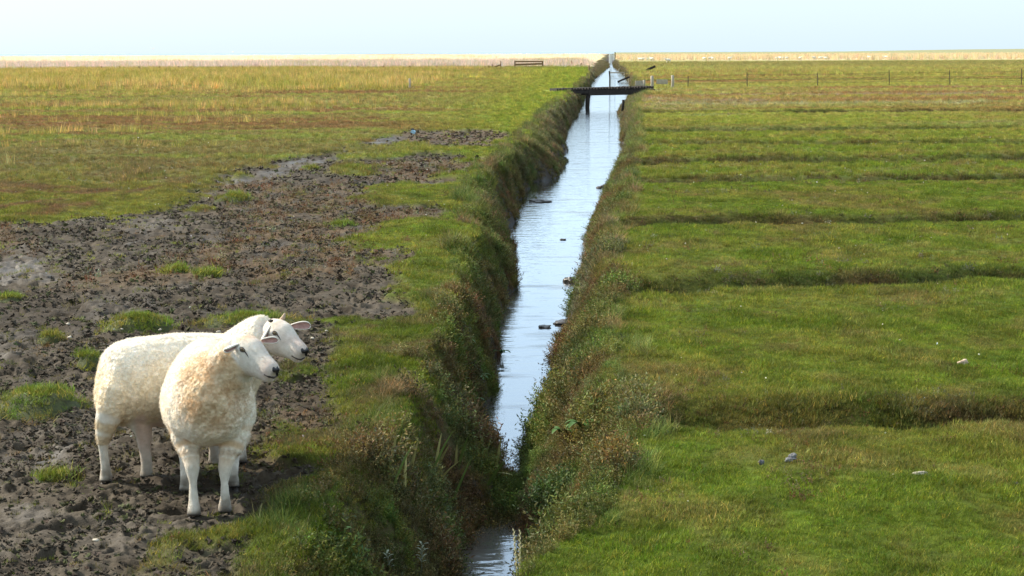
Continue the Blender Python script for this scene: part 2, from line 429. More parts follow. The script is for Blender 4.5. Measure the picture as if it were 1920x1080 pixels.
M_STEEL = plain('rusty_steel', (.055,.042,.034), .7, .4, 20, .2)
M_STONE = plain('grey_stone', (.15,.15,.15), .8, .35, 30, .5)
M_STONE_DARK = plain('dark_stone', (.10,.10,.105), .8, .4, 30, .5)
M_STONE_PALE = plain('pale_stone', (.46,.40,.31), .8, .2, 30, .4)
M_PINKSTONE = plain('tan_fungus', (.52,.38,.27), .8, .25, 40, .4)
M_MUDLUMP = plain('wet_mud', (.055,.043,.034), .35, .4, 20, .7, .5)
M_WHITE = plain('white_paint', (.80,.78,.70), .6, .1, 12, .1)
M_BLUE = plain('pale_blue_plastic', (.40,.62,.72), .4, .1, 12, .05)

# ================================================================== THE SETTING
# ---- ground: one sheet, finer where the photograph stood close
vr = np.arange(1085, 150, -1.35)
Yr = []
for v in vr: Yr.append(on_z(960, v).y)
Yr = [-60, -20, -5, 0, 2.5, 4, 5] + [5.5, 5.8, 6.1] + Yr
y = Yr[-1]
while y < 4200:
    y += max(.9, y * y / 6400 * 1.0 if y < 400 else y * .06); Yr.append(y)
Yr = np.array(Yr)
NU = 820
uf = np.linspace(-1, 1, NU)
ext = np.array([1.02, 1.08, 1.2, 1.5, 2.2, 4, 8, 16])
uu = np.concatenate([-ext[::-1], uf, ext])
YY, UU = np.meshgrid(Yr, uu, indexing='ij')
half = .37 * np.maximum(YY, 0) + 1.2
XX = UU * half + np.where(np.abs(UU) > 1, np.sign(UU) * (np.abs(UU) - 1) * 25, 0)
Xf, Yf = XX.ravel(), YY.ravel()
mud, wet, brown = zones(Xf, Yf)
Zf = height(Xf, Yf, mud)
lt, lw, rw, rt = ditch(Yf)
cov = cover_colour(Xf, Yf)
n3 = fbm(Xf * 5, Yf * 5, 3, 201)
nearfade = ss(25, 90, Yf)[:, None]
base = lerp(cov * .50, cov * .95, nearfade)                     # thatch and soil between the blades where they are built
mudc = lerp(C_MUD, C_MUDL, ss(-.5, .6, n3 + fbm(Xf * .6, Yf * .5, 3, 205))[:, None])
mudc = lerp(mudc, np.array([.105,.068,.036]), (brown * .75)[:, None])
base = lerp(base, mudc, mud[:, None])
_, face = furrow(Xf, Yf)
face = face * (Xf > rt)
base = lerp(base, lerp(np.array([.030,.038,.010]), np.array([.050,.032,.015]), ss(-.2, .3, fbm(Xf * 1.1, Yf, 3, 207))[:, None]), (face * .95)[:, None])  # furrow far side: dark brown growth plus its shade, put into the colour
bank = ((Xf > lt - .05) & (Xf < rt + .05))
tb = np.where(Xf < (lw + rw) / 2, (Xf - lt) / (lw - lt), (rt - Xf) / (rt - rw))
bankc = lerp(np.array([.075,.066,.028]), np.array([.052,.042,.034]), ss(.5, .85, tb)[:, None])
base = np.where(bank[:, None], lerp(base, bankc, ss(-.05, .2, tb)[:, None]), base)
wetv = np.clip(mud * (.22 * ss(-.1, .5, fbm(Xf * 1.1, Yf * .8, 3, 209)) + .36 * wet * ss(-.5, .3, fbm(Xf * 2.3, Yf * 1.2, 3, 215))) * (1 - .8 * brown), 0, 1)
wetv = np.where(bank, ss(.8, 1.0, tb) * (.35 + .4 * n3), wetv).clip(0, .8)
wetv = np.maximum(wetv, mud * .08)
nr, nc = YY.shape
idx = np.arange(nr * nc).reshape(nr, nc)
quads = np.stack([idx[:-1, :-1], idx[:-1, 1:], idx[1:, 1:], idx[1:, :-1]], -1).reshape(-1, 4)
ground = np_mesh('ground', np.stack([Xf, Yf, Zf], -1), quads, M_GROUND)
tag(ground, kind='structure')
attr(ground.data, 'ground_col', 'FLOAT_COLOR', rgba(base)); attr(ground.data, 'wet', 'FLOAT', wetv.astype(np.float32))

# ---- water in the ditch and the sea beyond the marsh
Yw = np.concatenate([np.arange(6, 60, .5), np.geomspace(60, 425, 50)])
a_, b_, c_, d_ = ditch(Yw)
V = np.concatenate([np.stack([b_ - .35, Yw, np.full(Yw.shape, ZW)], -1), np.stack([c_ + .35, Yw, np.full(Yw.shape, ZW)], -1)])
n = len(Yw); i = np.arange(n - 1)
water = np_mesh('water', V, np.stack([i, n + i, n + i + 1, i + 1], -1), M_WATER); tag(water, kind='structure')
sea = mesh_obj('sea', [(-30000, 1150, -2.2), (30000, 1150, -2.2), (30000, 40000, -2.2), (-30000, 40000, -2.2)], [(0, 1, 2, 3)], M_SEA); tag(sea, kind='structure')

# ------------------------------------------------------------------ scattering
LIB = {}
def template_collection(name, metas, mat):
    c = bpy.data.collections.new(name)
    for k, (V, Fs, vary) in enumerate(metas):
        me = bpy.data.meshes.new(f'{name}_{k}'); me.from_pydata(V, [], Fs); me.update()
        attr(me, 'vary', 'FLOAT_COLOR', rgba(np.array(vary, np.float32)))
        me.materials.append(mat); c.objects.link(bpy.data.objects.new(f'{name}_{k}', me))
    return c
def scatter(name, P, rot, scl, idx, col, coll, parent=None):
    me = bpy.data.meshes.new(name); me.vertices.add(len(P)); me.vertices.foreach_set('co', np.ascontiguousarray(P, np.float32).ravel())
    attr(me, 'rot', 'FLOAT_VECTOR', np.asarray(rot, np.float32)); attr(me, 'scl', 'FLOAT', np.asarray(scl, np.float32))
    attr(me, 'pick', 'INT', np.asarray(idx, np.int32)); attr(me, 'col', 'FLOAT_COLOR', rgba(col))
    o = link(bpy.data.objects.new(name, me), parent)
    if coll.name not in LIB:
        g = bpy.data.node_groups.new('scatter_' + coll.name, 'GeometryNodeTree')
        g.interface.new_socket('Geometry', in_out='INPUT', socket_type='NodeSocketGeometry')
        g.interface.new_socket('Geometry', in_out='OUTPUT', socket_type='NodeSocketGeometry')
        gi, go = g.nodes.new('NodeGroupInput'), g.nodes.new('NodeGroupOutput')
        ci = g.nodes.new('GeometryNodeCollectionInfo'); ci.inputs[0].default_value = coll; ci.inputs[1].default_value = True; ci.inputs[2].default_value = True
        ip = g.nodes.new('GeometryNodeInstanceOnPoints'); ip.inputs['Pick Instance'].default_value = True
        def na(nm, t):
            q = g.nodes.new('GeometryNodeInputNamedAttribute'); q.data_type = t; q.inputs[0].default_value = nm
            return q.outputs[0]
        g.links.new(gi.outputs[0], ip.inputs['Points']); g.links.new(ci.outputs[0], ip.inputs['Instance'])
        g.links.new(na('pick', 'INT'), ip.inputs['Instance Index']); g.links.new(na('rot', 'FLOAT_VECTOR'), ip.inputs['Rotation'])
        g.links.new(na('scl', 'FLOAT'), ip.inputs['Scale']); g.links.new(ip.outputs[0], go.inputs[0])
        LIB[coll.name] = g
    md = o.modifiers.new('scatter', 'NODES'); md.node_group = LIB[coll.name]
    return o
R = random.Random(5)
def blade(V, Fs, C, base, ang, lean, L, w, c, seg=2, curl=.5, droop=0.):
    d = Vector((math.cos(ang), math.sin(ang), 0)); s = Vector((-d.y, d.x, 0)); s = (s * math.cos(.8) + d * math.sin(.8) * R.uniform(-1, 1)).normalized()
    p = Vector(base); n0 = len(V); th = lean
    for k in range(seg + 1):
        t = k / seg; ww = w * (1 - t) ** .7
        if k < seg: V += [tuple(p - s * ww / 2), tuple(p + s * ww / 2)]; C += [c, c]
        else: V.append(tuple(p)); C.append(c)
        p = p + (d * math.sin(th) + Vector((0, 0, 1)) * math.cos(th)) * (L / seg); th += curl / seg
    for k in range(seg - 1): Fs.append((n0 + 2*k, n0 + 2*k + 1, n0 + 2*k + 3, n0 + 2*k + 2))
    Fs.append((n0 + 2*seg - 2, n0 + 2*seg - 1, n0 + 2*seg))
def tone(lo=.6, hi=1.4, hue=.12):
    k = R.uniform(lo, hi); return (k * (1 + R.uniform(-hue, hue * 1.6)), k, k * (1 + R.uniform(-.3, .5)))
def tuft(n, rad, L, w, lean=(.1, .9), dead=.08, seg=2, curl=.6):
    V, Fs, C = [], [], []
    for _ in range(n):
        a = R.uniform(0, 6.283); r = rad * math.sqrt(R.random()); c = tone()
        if R.random() < dead: k = R.uniform(1.2, 2.2); c = (k * 1.5, k * 1.05, k * 1.4)
        blade(V, Fs, C, (r * math.cos(a), r * math.sin(a), -.006), R.uniform(0, 6.283), R.uniform(*lean), L * R.uniform(.5, 1.2), w * R.uniform(.7, 1.3), c, seg, R.uniform(.1, curl))
    return V, Fs, C
def bushlet(stems, L, leaf, lw_, spread=.7, leaves=9, seedy=0.):
    V, Fs, C = [], [], []
    for _ in range(stems):
        a = R.uniform(0, 6.283); th = R.uniform(.05, spread); p = Vector((R.uniform(-.03, .03), R.uniform(-.03, .03), -.01))
        d = Vector((math.cos(a) * math.sin(th), math.sin(a) * math.sin(th), math.cos(th))); l = L * R.uniform(.5, 1.1); c0 = tone(.6, 1.0)
        k = len(V); s = d.cross(Vector((R.random(), R.random(), .3))).normalized() * .0016
        V += [tuple(p - s), tuple(p + s), tuple(p + d * l)]; C += [c0] * 3; Fs.append((k, k + 1, k + 2))
        for j in range(leaves):
            t = .25 + .75 * (j + R.random()) / leaves; q = p + d * l * t
            dd = (d * R.uniform(.2, 1) + Vector((R.gauss(0, 1), R.gauss(0, 1), R.gauss(.2, .6))) * .8).normalized()
            sd_ = dd.cross(Vector((R.gauss(0, 1), R.gauss(0, 1), R.gauss(0, 1)))).normalized()
            ll = leaf * R.uniform(.6, 1.3); ww = lw_ * R.uniform(.7, 1.2); c = tone(.55, 1.5, .2); k = len(V)
            V += [tuple(q), tuple(q + dd * ll * .5 + sd_ * ww), tuple(q + dd * ll), tuple(q + dd * ll * .5 - sd_ * ww)]; C += [c] * 4; Fs.append((k, k+1, k+2, k+3))
    return V, Fs, C
T_TURF = template_collection('turf', [tuft(46, .055, .036, .0029, (.1, 1.2), .15) for _ in range(6)], M_GRASS)
T_MEAD = template_collection('meadow', [tuft(34, .06, .085, .0045, (.05, .8), .12) for _ in range(5)], M_GRASS)
T_LONG = template_collection('long_grass', [tuft(26, .05, .20, .0045, (.05, .9), .2, 3, 1.2) for _ in range(5)], M_PLANT)
T_BUSH = template_collection('bank_bush', [bushlet(16, .15, .020, .0035, .9, 12) for _ in range(4)] + [bushlet(18, .11, .013, .0035, 1.1, 14) for _ in range(3)], M_PLANT)
T_SPRIG = template_collection('field_sprig', [bushlet(5, .055, .013, .0022, 1.0, 6) for _ in range(4)], M_PLANT)
T_REED = template_collection('reed_bed', [tuft(26, .35, 1.0, .022, (.0, .25), .1, 2, .4) for _ in range(4)], M_REED)
T_SEDGE = template_collection('sedge', [tuft(22, .14, .34, .011, (.0, .4), .2, 2, .5) for _ in range(4)], M_REED)
def clod():
    bm = bmesh.new(); bmesh.ops.create_icosphere(bm, subdivisions=2, radius=1)
    o = Vector((R.uniform(0, 99), R.uniform(0, 99), 0))
    for v in bm.verts:
        k = .60 + .95 * mnoise.noise(v.co * 1.2 + o) + .60 * mnoise.noise(v.co * 2.9 + o)
        v.co = Vector((v.co.x * 1.15, v.co.y, v.co.z * .62)) * k
    V = [tuple(v.co) for v in bm.verts]; Fs = [tuple(v.index for v in f.verts) for f in bm.faces]; bm.free()
    return V, Fs, [(1, 1, 1)] * len(V)
T_CLOD = template_collection('clod', [clod() for _ in range(6)], M_CLOD)

def sample(dens, y0, y1, xl=None, xr=None):
    """random ground points inside the photographed wedge (plus a margin)"""
    n = int(dens * 2 * (.43 * (y1**2 - y0**2) + 2.0 * (y1 - y0)))
    Y = np.sqrt(RNG.uniform(y0**2, y1**2, n)) if y0 > 0 else RNG.uniform(y0, y1, n)
    X = RNG.uniform(-1, 1, n) * (.42 * Y + 1.3)
    return X, Y
def clear(X, Y):
    """trodden ground round the bridge heads"""
    return ~((Y > 84) & (Y < 88.5) & (X > 1.6) & (X < 7.6))
def jitter(c, k=.22, hue=.10):
    n = len(c); b = RNG.normal(1, k, n).clip(.45, 1.8)[:, None]
    return np.clip(c * b * (1 + RNG.normal(0, hue, (n, 3)) * [1, .5, 1]), .004, .95)
def up_rot(n, tilt=.15):
    return np.stack([RNG.normal(0, tilt, n), RNG.normal(0, tilt, n), RNG.uniform(0, 6.283, n)], -1)

# ---- turf: short grazed grass, tufts growing larger and sparser with distance
def turf(name, y0, y1, dens, scale, coll, hmax, left_ok=True):
    X, Y = sample(dens, y0, y1)
    mud, wet, br = zones(X, Y)
    lt, lw, rw, rt = ditch(Y)
    _, fc = furrow(X, Y)
    keep = ((X > rt - .08) | (X < lt + .15)) & (RNG.random(len(X)) > mud * .975)
    thin = ss(.35, .7, fbm(X * .9, Y * .8, 3, 301)) * .4
    keep &= (RNG.random(len(X)) > thin * (Y < 40)) & clear(X, Y)
    X, Y, fc = X[keep], Y[keep], fc[keep] * (X[keep] > rt[keep])
    Z = height(X, Y, mud[keep])
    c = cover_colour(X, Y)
    c = lerp(c, lerp(np.array([.034,.044,.010]), np.array([.062,.040,.018]), ss(-.05, .35, fbm(X * 1.1, Y, 3, 207))[:, None]), (fc * .9)[:, None])  # turf on the furrow's far side: browner, with slope shade in its colour
    nearl = ((X < lt[keep]) * (1 - ss(12, 18, Y)))[:, None]; c = c * (1 - .28 * nearl); c = lerp(c, np.array([.13,.10,.04]), nearl * ss(.0, .45, fbm(X * 2.2, Y * 1.8, 3, 307))[:, None] * .7)
    c = jitter(c * (.82 + .36 * ss(-.5, .5, fbm(X * 3.1, Y * 2.2, 3, 309)))[:, None], .27)
    s = scale * RNG.uniform(.7, 1.35, len(X)) * (.8 + .5 * ss(-.3, .4, fbm(X * 1.4, Y * 1.1, 3, 303))) * (1 + .25 * fc)
    return tag(scatter(name, np.stack([X, Y, Z], -1), up_rot(len(X), .2), s, RNG.integers(0, 5, len(X)), c, coll), kind='stuff')
turf('turf_grass', 5.9, 13, 900, .66, T_TURF, .04)
turf('turf_grass', 13, 26, 330, .85, T_TURF, .04)
turf('turf_grass', 26, 60, 60, .70, T_MEAD, .1)
turf('turf_grass', 60, 130, 14, 1.2, T_MEAD, .1)
turf('turf_grass', 130, 300, 2.2, 2.8, T_MEAD, .1)

# ---- taller sedge in the left field, reed belt along the horizon
def field(name, y0, y1, dens, scale, coll, fn, right=False):
    X, Y = sample(dens, y0, y1)
    lt, lw, rw, rt = ditch(Y)
    mud, _, _ = zones(X, Y)
    dist = (X - rt) if right else (lt - X)
    pr, c = fn(X, Y, dist)
    k = (dist > .3) & (RNG.random(len(X)) < pr * (1 - mud))
    X, Y, c = X[k], Y[k], c[k]
    return tag(scatter(name, np.stack([X, Y, height(X, Y, np.zeros(len(X)), False)], -1), up_rot(len(X), .08), scale * RNG.uniform(.6, 1.25, len(X)),
                       RNG.integers(0, 4, len(X)), jitter(c, .18), coll), kind='stuff')
def sedge_fn(X, Y, d):
    b = fbm(X * .045, Y * .17, 4, 311)
    pr = ss(-.1, .3, b + .35 * ss(85, 120, Y) - .05) * ss(3, 9, d - .04 * Y) * ss(26, 40, Y)
    return pr, lerp(np.array([.25,.25,.045]), np.array([.42,.33,.10]), ss(-.5, .5, fbm(X * .1, Y * .3, 3, 313))[:, None])
field('sedge', 26, 90, 3.2, .75, T_SEDGE, sedge_fn)
field('sedge', 90, 215, 1.5, 1.35, T_SEDGE, sedge_fn)
def reed_fn(X, Y, d):
    pr = ss(195, 245, Y + 26 * fbm(X * .03, Y * .05, 3, 321)) * ss(.5, 3, d)
    c = lerp(np.array([.44,.39,.27]), np.array([.74,.64,.42]), ss(300, 370, Y + 25 * fbm(X * .02, Y * .02, 3, 323))[:, None])
    c = lerp(c, np.array([.26,.26,.07]), (ss(.3, .6, fbm(X * .05, Y * .02, 3, 325)) * .7)[:, None])
    return pr, c
field('reed_bed', 200, 420, .42, .85, T_REED, reed_fn)
field('reed_bed', 420, 760, .12, 1.1, T_REED, reed_fn)
def reedr_fn(X, Y, d):
    return ss(320, 410, Y + 45 * fbm(X * .03, Y * .05, 3, 331)), np.tile(np.array([.52,.46,.24]), (len(X), 1))
field('reed_bed', 340, 700, .10, 1.1, T_REED, reedr_fn, True)

# ---- the plants that clothe both banks
def bank_points(dens, y0, y1, t0, t1, side):
    n = int(dens * (y1 - y0) * 1.7)
    Y = RNG.uniform(y0, y1, n); t = RNG.uniform(t0, t1, n)
    lt, lw, rw, rt = ditch(Y)
    X = lt + t * (lw - lt) if side < 0 else rt - t * (rt - rw)
    return X, Y, t
def bank_cover(name, dens, y0, y1, scale, coll, npick, palette, t0=-.2, t1=.99, thin=None):
    PX, PC, PT, PS = [], [], [], []
    for side in (-1, 1):
        X, Y, t = bank_points(dens, y0, y1, t0, t1, side)
        c = palette(X, Y, t, side)
        if True:
            k = (RNG.random(len(X)) < (thin(X, Y, t, side) if thin is not None else 1) * (.45 + .55 * ss(-.75, .0, fbm(X * 2.2, Y * 1.7, 3, 441)))) & (clear(X, Y) | (t > .35)); X, Y, t, c = X[k], Y[k], t[k], c[k]
        Z = height(X, Y)
        PX.append(np.stack([X, Y, Z - .01], -1)); PC.append(c); PT.append(t)
        tl = RNG.normal(0, .25, len(X)); lean = side * -1 * np.clip(.55 * ss(.05, .6, t), 0, 1) * -1
        PS.append(np.stack([tl, -lean * 1.0 + RNG.normal(0, .2, len(X)), RNG.uniform(0, 6.283, len(X))], -1))
    P, c, t, r = (np.concatenate(q) for q in (PX, PC, PT, PS))
    # spin about own axis first, then lean over the water
    M = []
    return tag(scatter(name, P, r, scale * RNG.uniform(.5, 1.25, len(P)) * (.65 + .9 * ss(-.3, .5, fbm(P[:, 0] * 1.8, P[:, 1] * 1.2, 3, 443))), RNG.integers(0, npick, len(P)), jitter(c, .28, .12), coll), kind='stuff')
B_RED, B_OLV, B_DRK, B_GRY, B_GRN = (np.array(q) * 1.22 for q in ([.150,.085,.036],[.130,.115,.034],[.060,.080,.020],[.190,.195,.135],[.100,.150,.024]))
def pal_bush(X, Y, t, side):
    a = fbm(X * 1.5, Y * .9, 3, 401)[:, None]; b = fbm(X * 2.5, Y * 1.3, 3, 403)[:, None]
    c = lerp(B_OLV, B_RED, ss(-.15, .40, a) * .85); c = lerp(c, B_DRK, ss(.1, .5, b) * .7); c = lerp(c, B_GRN, ss(.05, .4, fbm(X * 1.9 + 4, Y * 1.1, 3, 404))[:, None] * .7)
    c = lerp(c, B_GRY, ss(.25, .5, fbm(X * 1.2 + 7, Y * .5, 3, 405))[:, None] * (.25 if side > 0 else .10))
    c = lerp(c, np.array([.125,.165,.022]), ((1 - ss(.05, .55, t + .25 * fbm(X * 1.4, Y * .8, 3, 407))) * (np.where(Y < 15, .25, .75) if side < 0 else .35))[:, None])
    c = lerp(c, np.array([.27,.225,.125]), (ss(26, 60, Y) * .6 * (1 - .7 * ss(.4, .9, t)))[:, None])
    return c
def pal_grass(X, Y, t, side):
    a = fbm(X * 1.3, Y * .8, 3, 411)[:, None]
    c = lerp(B_GRN, B_OLV * 1.1, ss(-.2, .4, a)) * (.70 if side < 0 else 1.); return lerp(c, np.array([.22,.17,.07]), ss(.3, .6, a) * .5)
plant_thin = lambda X, Y, t, s: np.where(s < 0, ss(-.2, .45, t + .35 * fbm(X * 1.2, Y * .8, 3, 431)), ss(-.25, .25, t + .2 * fbm(X * 1.2, Y * .8, 3, 432)))
bank_cover('bank_plants', 560, 6.2, 16, .72, T_BUSH, 7, pal_bush, thin=plant_thin)
bank_cover('bank_plants', 330, 16, 40, .68, T_BUSH, 7, pal_bush, thin=plant_thin)
bank_cover('bank_plants', 180, 40, 130, .72, T_BUSH, 7, pal_bush, .08, 1.0)
bank_cover('bank_grass', 60, 40, 130, .8, T_LONG, 5, pal_grass, -.2, .6)
bank_cover('bank_plants', 60, 130, 410, .9, T_BUSH, 7, pal_bush, .15, 1.0)
bank_cover('bank_grass', 420, 6.2, 16, .36, T_LONG, 5, pal_grass, -.45, .85, lambda X, Y, t, s: ss(-.2, .25, fbm(X * 1.1, Y * .7, 3, 421)) * (1.2 - t))
bank_cover('bank_plants', 300, 9.8, 11.2, .6, T_BUSH, 7, pal_bush, .6, 1.5)
bank_cover('bank_grass', 160, 16, 40, .7, T_LONG, 5, pal_grass, -.35, .8, lambda X, Y, t, s: ss(-.2, .25, fbm(X * 1.1, Y * .7, 3, 421)) * (1.2 - t))

# ---- brown and grey herbs among the turf
def sprigs(name, y0, y1, dens, scale):
    X, Y = sample(dens, y0, y1)
    mud, wet, br = zones(X, Y)
    lt, lw, rw, rt = ditch(Y); _, fc = furrow(X, Y)
    right = X > rt
    pr = np.where(right, ss(.1, .6, fbm(X * 1.3, Y * 1.1, 3, 501)) * .35 + fc * .8, (br * .9 + .25 * ss(.1, .5, fbm(X * 2, Y * 1.5, 3, 503)) * (1 - mud)) )
    k = ((X > rt - .05) | (X < lt + .1)) & (RNG.random(len(X)) < pr)
    X, Y, m, fc, right = X[k], Y[k], mud[k], fc[k], right[k]
    a = fbm(X * 2.3, Y * 2, 3, 505)[:, None]
    c = lerp(np.array([.16,.13,.05]), np.array([.15,.075,.03]), ss(-.2, .3, a)); c = lerp(c, np.array([.20,.20,.12]), ss(.2, .5, -a))
    c = jitter(c * (1 - .68 * fc * right)[:, None], .3)  # herbs in furrows darkened, carrying the slope's shade in their colour
    tag(scatter(name, np.stack([X, Y, height(X, Y, m)], -1), up_rot(len(X), .3), scale * RNG.uniform(.6, 1.4, len(X)), RNG.integers(0, 4, len(X)), c, T_SPRIG), kind='stuff')
sprigs('marsh_herbs', 5.9, 14, 190, .75)
sprigs('marsh_herbs', 14, 32, 40, 1.3)

# ---- clods of trodden mud
def clods(name, y0, y1, dens, lo, hi):
    X, Y = sample(dens, y0, y1)
    k = X < .02 * Y; X, Y = X[k], Y[k]
    mud, wet, br = zones(X, Y)
    k = RNG.random(len(X)) < mud * (1 - .85 * wet) * (.12 + .25 * (Y < 12) + .75 * ss(-.25, .4, fbm(X * 1.9, Y * 1.4, 4, 601)))
    X, Y, mud, br = X[k], Y[k], mud[k], br[k]
    s = lo + (hi - lo) * RNG.random(len(X))**2.6 * 1.25
    Z = height(X, Y, mud) + s * .05
    c = lerp(C_MUD * 1.5, C_MUDL * 1.45, RNG.random(len(X))[:, None]**1.6); c = lerp(c, np.array([.11,.068,.034]), (br * .7)[:, None])
    c = lerp(c, np.array([.095,.100,.035]), ((RNG.random(len(X)) < .16) * .8)[:, None])
    tag(scatter(name, np.stack([X, Y, Z], -1), up_rot(len(X), .45), s, RNG.integers(0, 6, len(X)), jitter(c, .2, .05), T_CLOD), kind='stuff')
clods('mud_clods', 5.9, 12, 1300, .004, .019)
clods('mud_clods', 12, 24, 480, .007, .027)
clods('mud_clods', 24, 48, 90, .015, .05)

# ================================================================== THINGS
DEPS = bpy.context.evaluated_depsgraph_get
# ------------------------------------------------------------------ sheep
def loft(prims, name, pts, rad, n=16, pear=0.):
    """closed tapered tube; rad entries are r or (half width, half height)"""
    pts = [Vector(p) for p in pts]; V, Fs = [], []
    for i, p in enumerate(pts):
        d = (pts[min(i+1, len(pts)-1)] - pts[max(i-1, 0)]).normalized()
        up = Vector((0, 0, 1)) if abs(d.z) < .9 else Vector((0, -1, 0))
        sd_ = d.cross(up).normalized(); u = sd_.cross(d).normalized()
        a, b = rad[i] if hasattr(rad[i], '__len__') else (rad[i], rad[i])
        V += [p + sd_ * a * (1 - pear * math.sin(6.28318*k/n)) * math.cos(6.28318*k/n) + u * b * math.sin(6.28318*k/n) for k in range(n)]
    for i in range(len(pts) - 1):
        for k in range(n): Fs.append((i*n+k, i*n+(k+1) % n, (i+1)*n+(k+1) % n, (i+1)*n+k))
    Fs += [tuple(range(n-1, -1, -1)), tuple((len(pts)-1)*n + k for k in range(n))]
    prims.append((name, V, Fs))
def fuse(prims, voxel, smooth_n, smooth_f=.5):
    """one continuous skin over all the lofts"""
    V, Fs = [], []
    for _, v, f in prims:
        n = len(V); V += v; Fs += [tuple(i + n for i in q) for q in f]
    me = bpy.data.meshes.new('tmp'); me.from_pydata([tuple(v) for v in V], [], Fs); me.update()
    bm = bmesh.new(); bm.from_mesh(me); bmesh.ops.recalc_face_normals(bm, faces=bm.faces); bm.to_mesh(me); bm.free()
    o = bpy.data.objects.new('tmp', me); COL.objects.link(o)
    r = o.modifiers.new('r', 'REMESH'); r.mode = 'VOXEL'; r.voxel_size = voxel
    sm = o.modifiers.new('s', 'SMOOTH'); sm.factor = smooth_f; sm.iterations = smooth_n
    bpy.context.view_layer.update()
    out = bpy.data.meshes.new_from_object(o.evaluated_get(DEPS()))
    bpy.data.objects.remove(o); bpy.data.meshes.remove(me)
    return out
from mathutils.kdtree import KDTree
from mathutils.bvhtree import BVHTree

M_SKIN, ns, ls, p = new_mat('fleece_and_skin')
a = node(ns, 'ShaderNodeAttribute', attribute_name='col'); wv = node(ns, 'ShaderNodeAttribute', attribute_name='wool')
tc = node(ns, 'ShaderNodeTexCoord')
vo = node(ns, 'ShaderNodeTexVoronoi'); vo.inputs['Scale'].default_value = 55; ls.new(tc.outputs['Object'], vo.inputs['Vector'])
nz = noise_tex(ns, ls, 40, 5, .65, tc.outputs['Object']); nf = noise_tex(ns, ls, 260, 3, .6, tc.outputs['Object'])
c = mixc(ns, ls, 1., a.outputs['Color'], mixc(ns, ls, ramp(ns, ls, nz.outputs[0], .3, .7), (.86,.84,.80), (1.10,1.10,1.10)), 'MULTIPLY')
ls.new(c, p.inputs['Base Color']); p.inputs['Roughness'].default_value = .85; p.inputs['Specular IOR Level'].default_value = .15
p.inputs['Subsurface Weight'].default_value = .15; p.inputs['Subsurface Radius'].default_value = (.02, .012, .008)
p.inputs['Sheen Weight'].default_value = .25; p.inputs['Sheen Roughness'].default_value = .5
mh = mixc(ns, ls, wv.outputs['Fac'], nf.outputs[0], vo.outputs['Distance'])
bump(ns, ls, mh, p, .55, .012)
M_WOOL = plant_mat('wool_curl', .45, .1, .9)
M_EARIN = plain('ear_lining', (.42,.24,.20), .7, .3, 40, .1)
M_EAROUT = plain('ear_hide', (.78,.70,.60), .85, .1, 60, .2)
M_NOSE = plain('nose_skin', (.012,.010,.011), .32, .4, 90, .3, .5)
M_LIP = plain('lip_line', (.05,.035,.032), .6, .3, 50, .1)
M_LID = plain('eyelid', (.06,.045,.035), .6, .3, 50, .1)
M_IRIS = plain('iris', (.20,.135,.05), .12, .25, 120, 0, .6)
M_PUPIL = plain('pupil', (.006,.006,.006), .1, .1, 10, 0, .6)
M_HOOF = plain('hoof_horn', (.05,.042,.035), .6, .4, 40, .2)
def curl():
    V, Fs, C = [], [], []
    for _ in range(10):
        a = R.uniform(0, 6.283); r = R.uniform(0, .008); k = R.uniform(.88, 1.12)
        blade(V, Fs, C, (r*math.cos(a), r*math.sin(a), -.004), R.uniform(0, 6.283), R.uniform(.0, .8), R.uniform(.009, .016), .0012, (k, k, k), 3, R.uniform(.4, 2.4))
    return V, Fs, C
T_CURL = template_collection('curl', [curl() for _ in range(6)], M_WOOL)

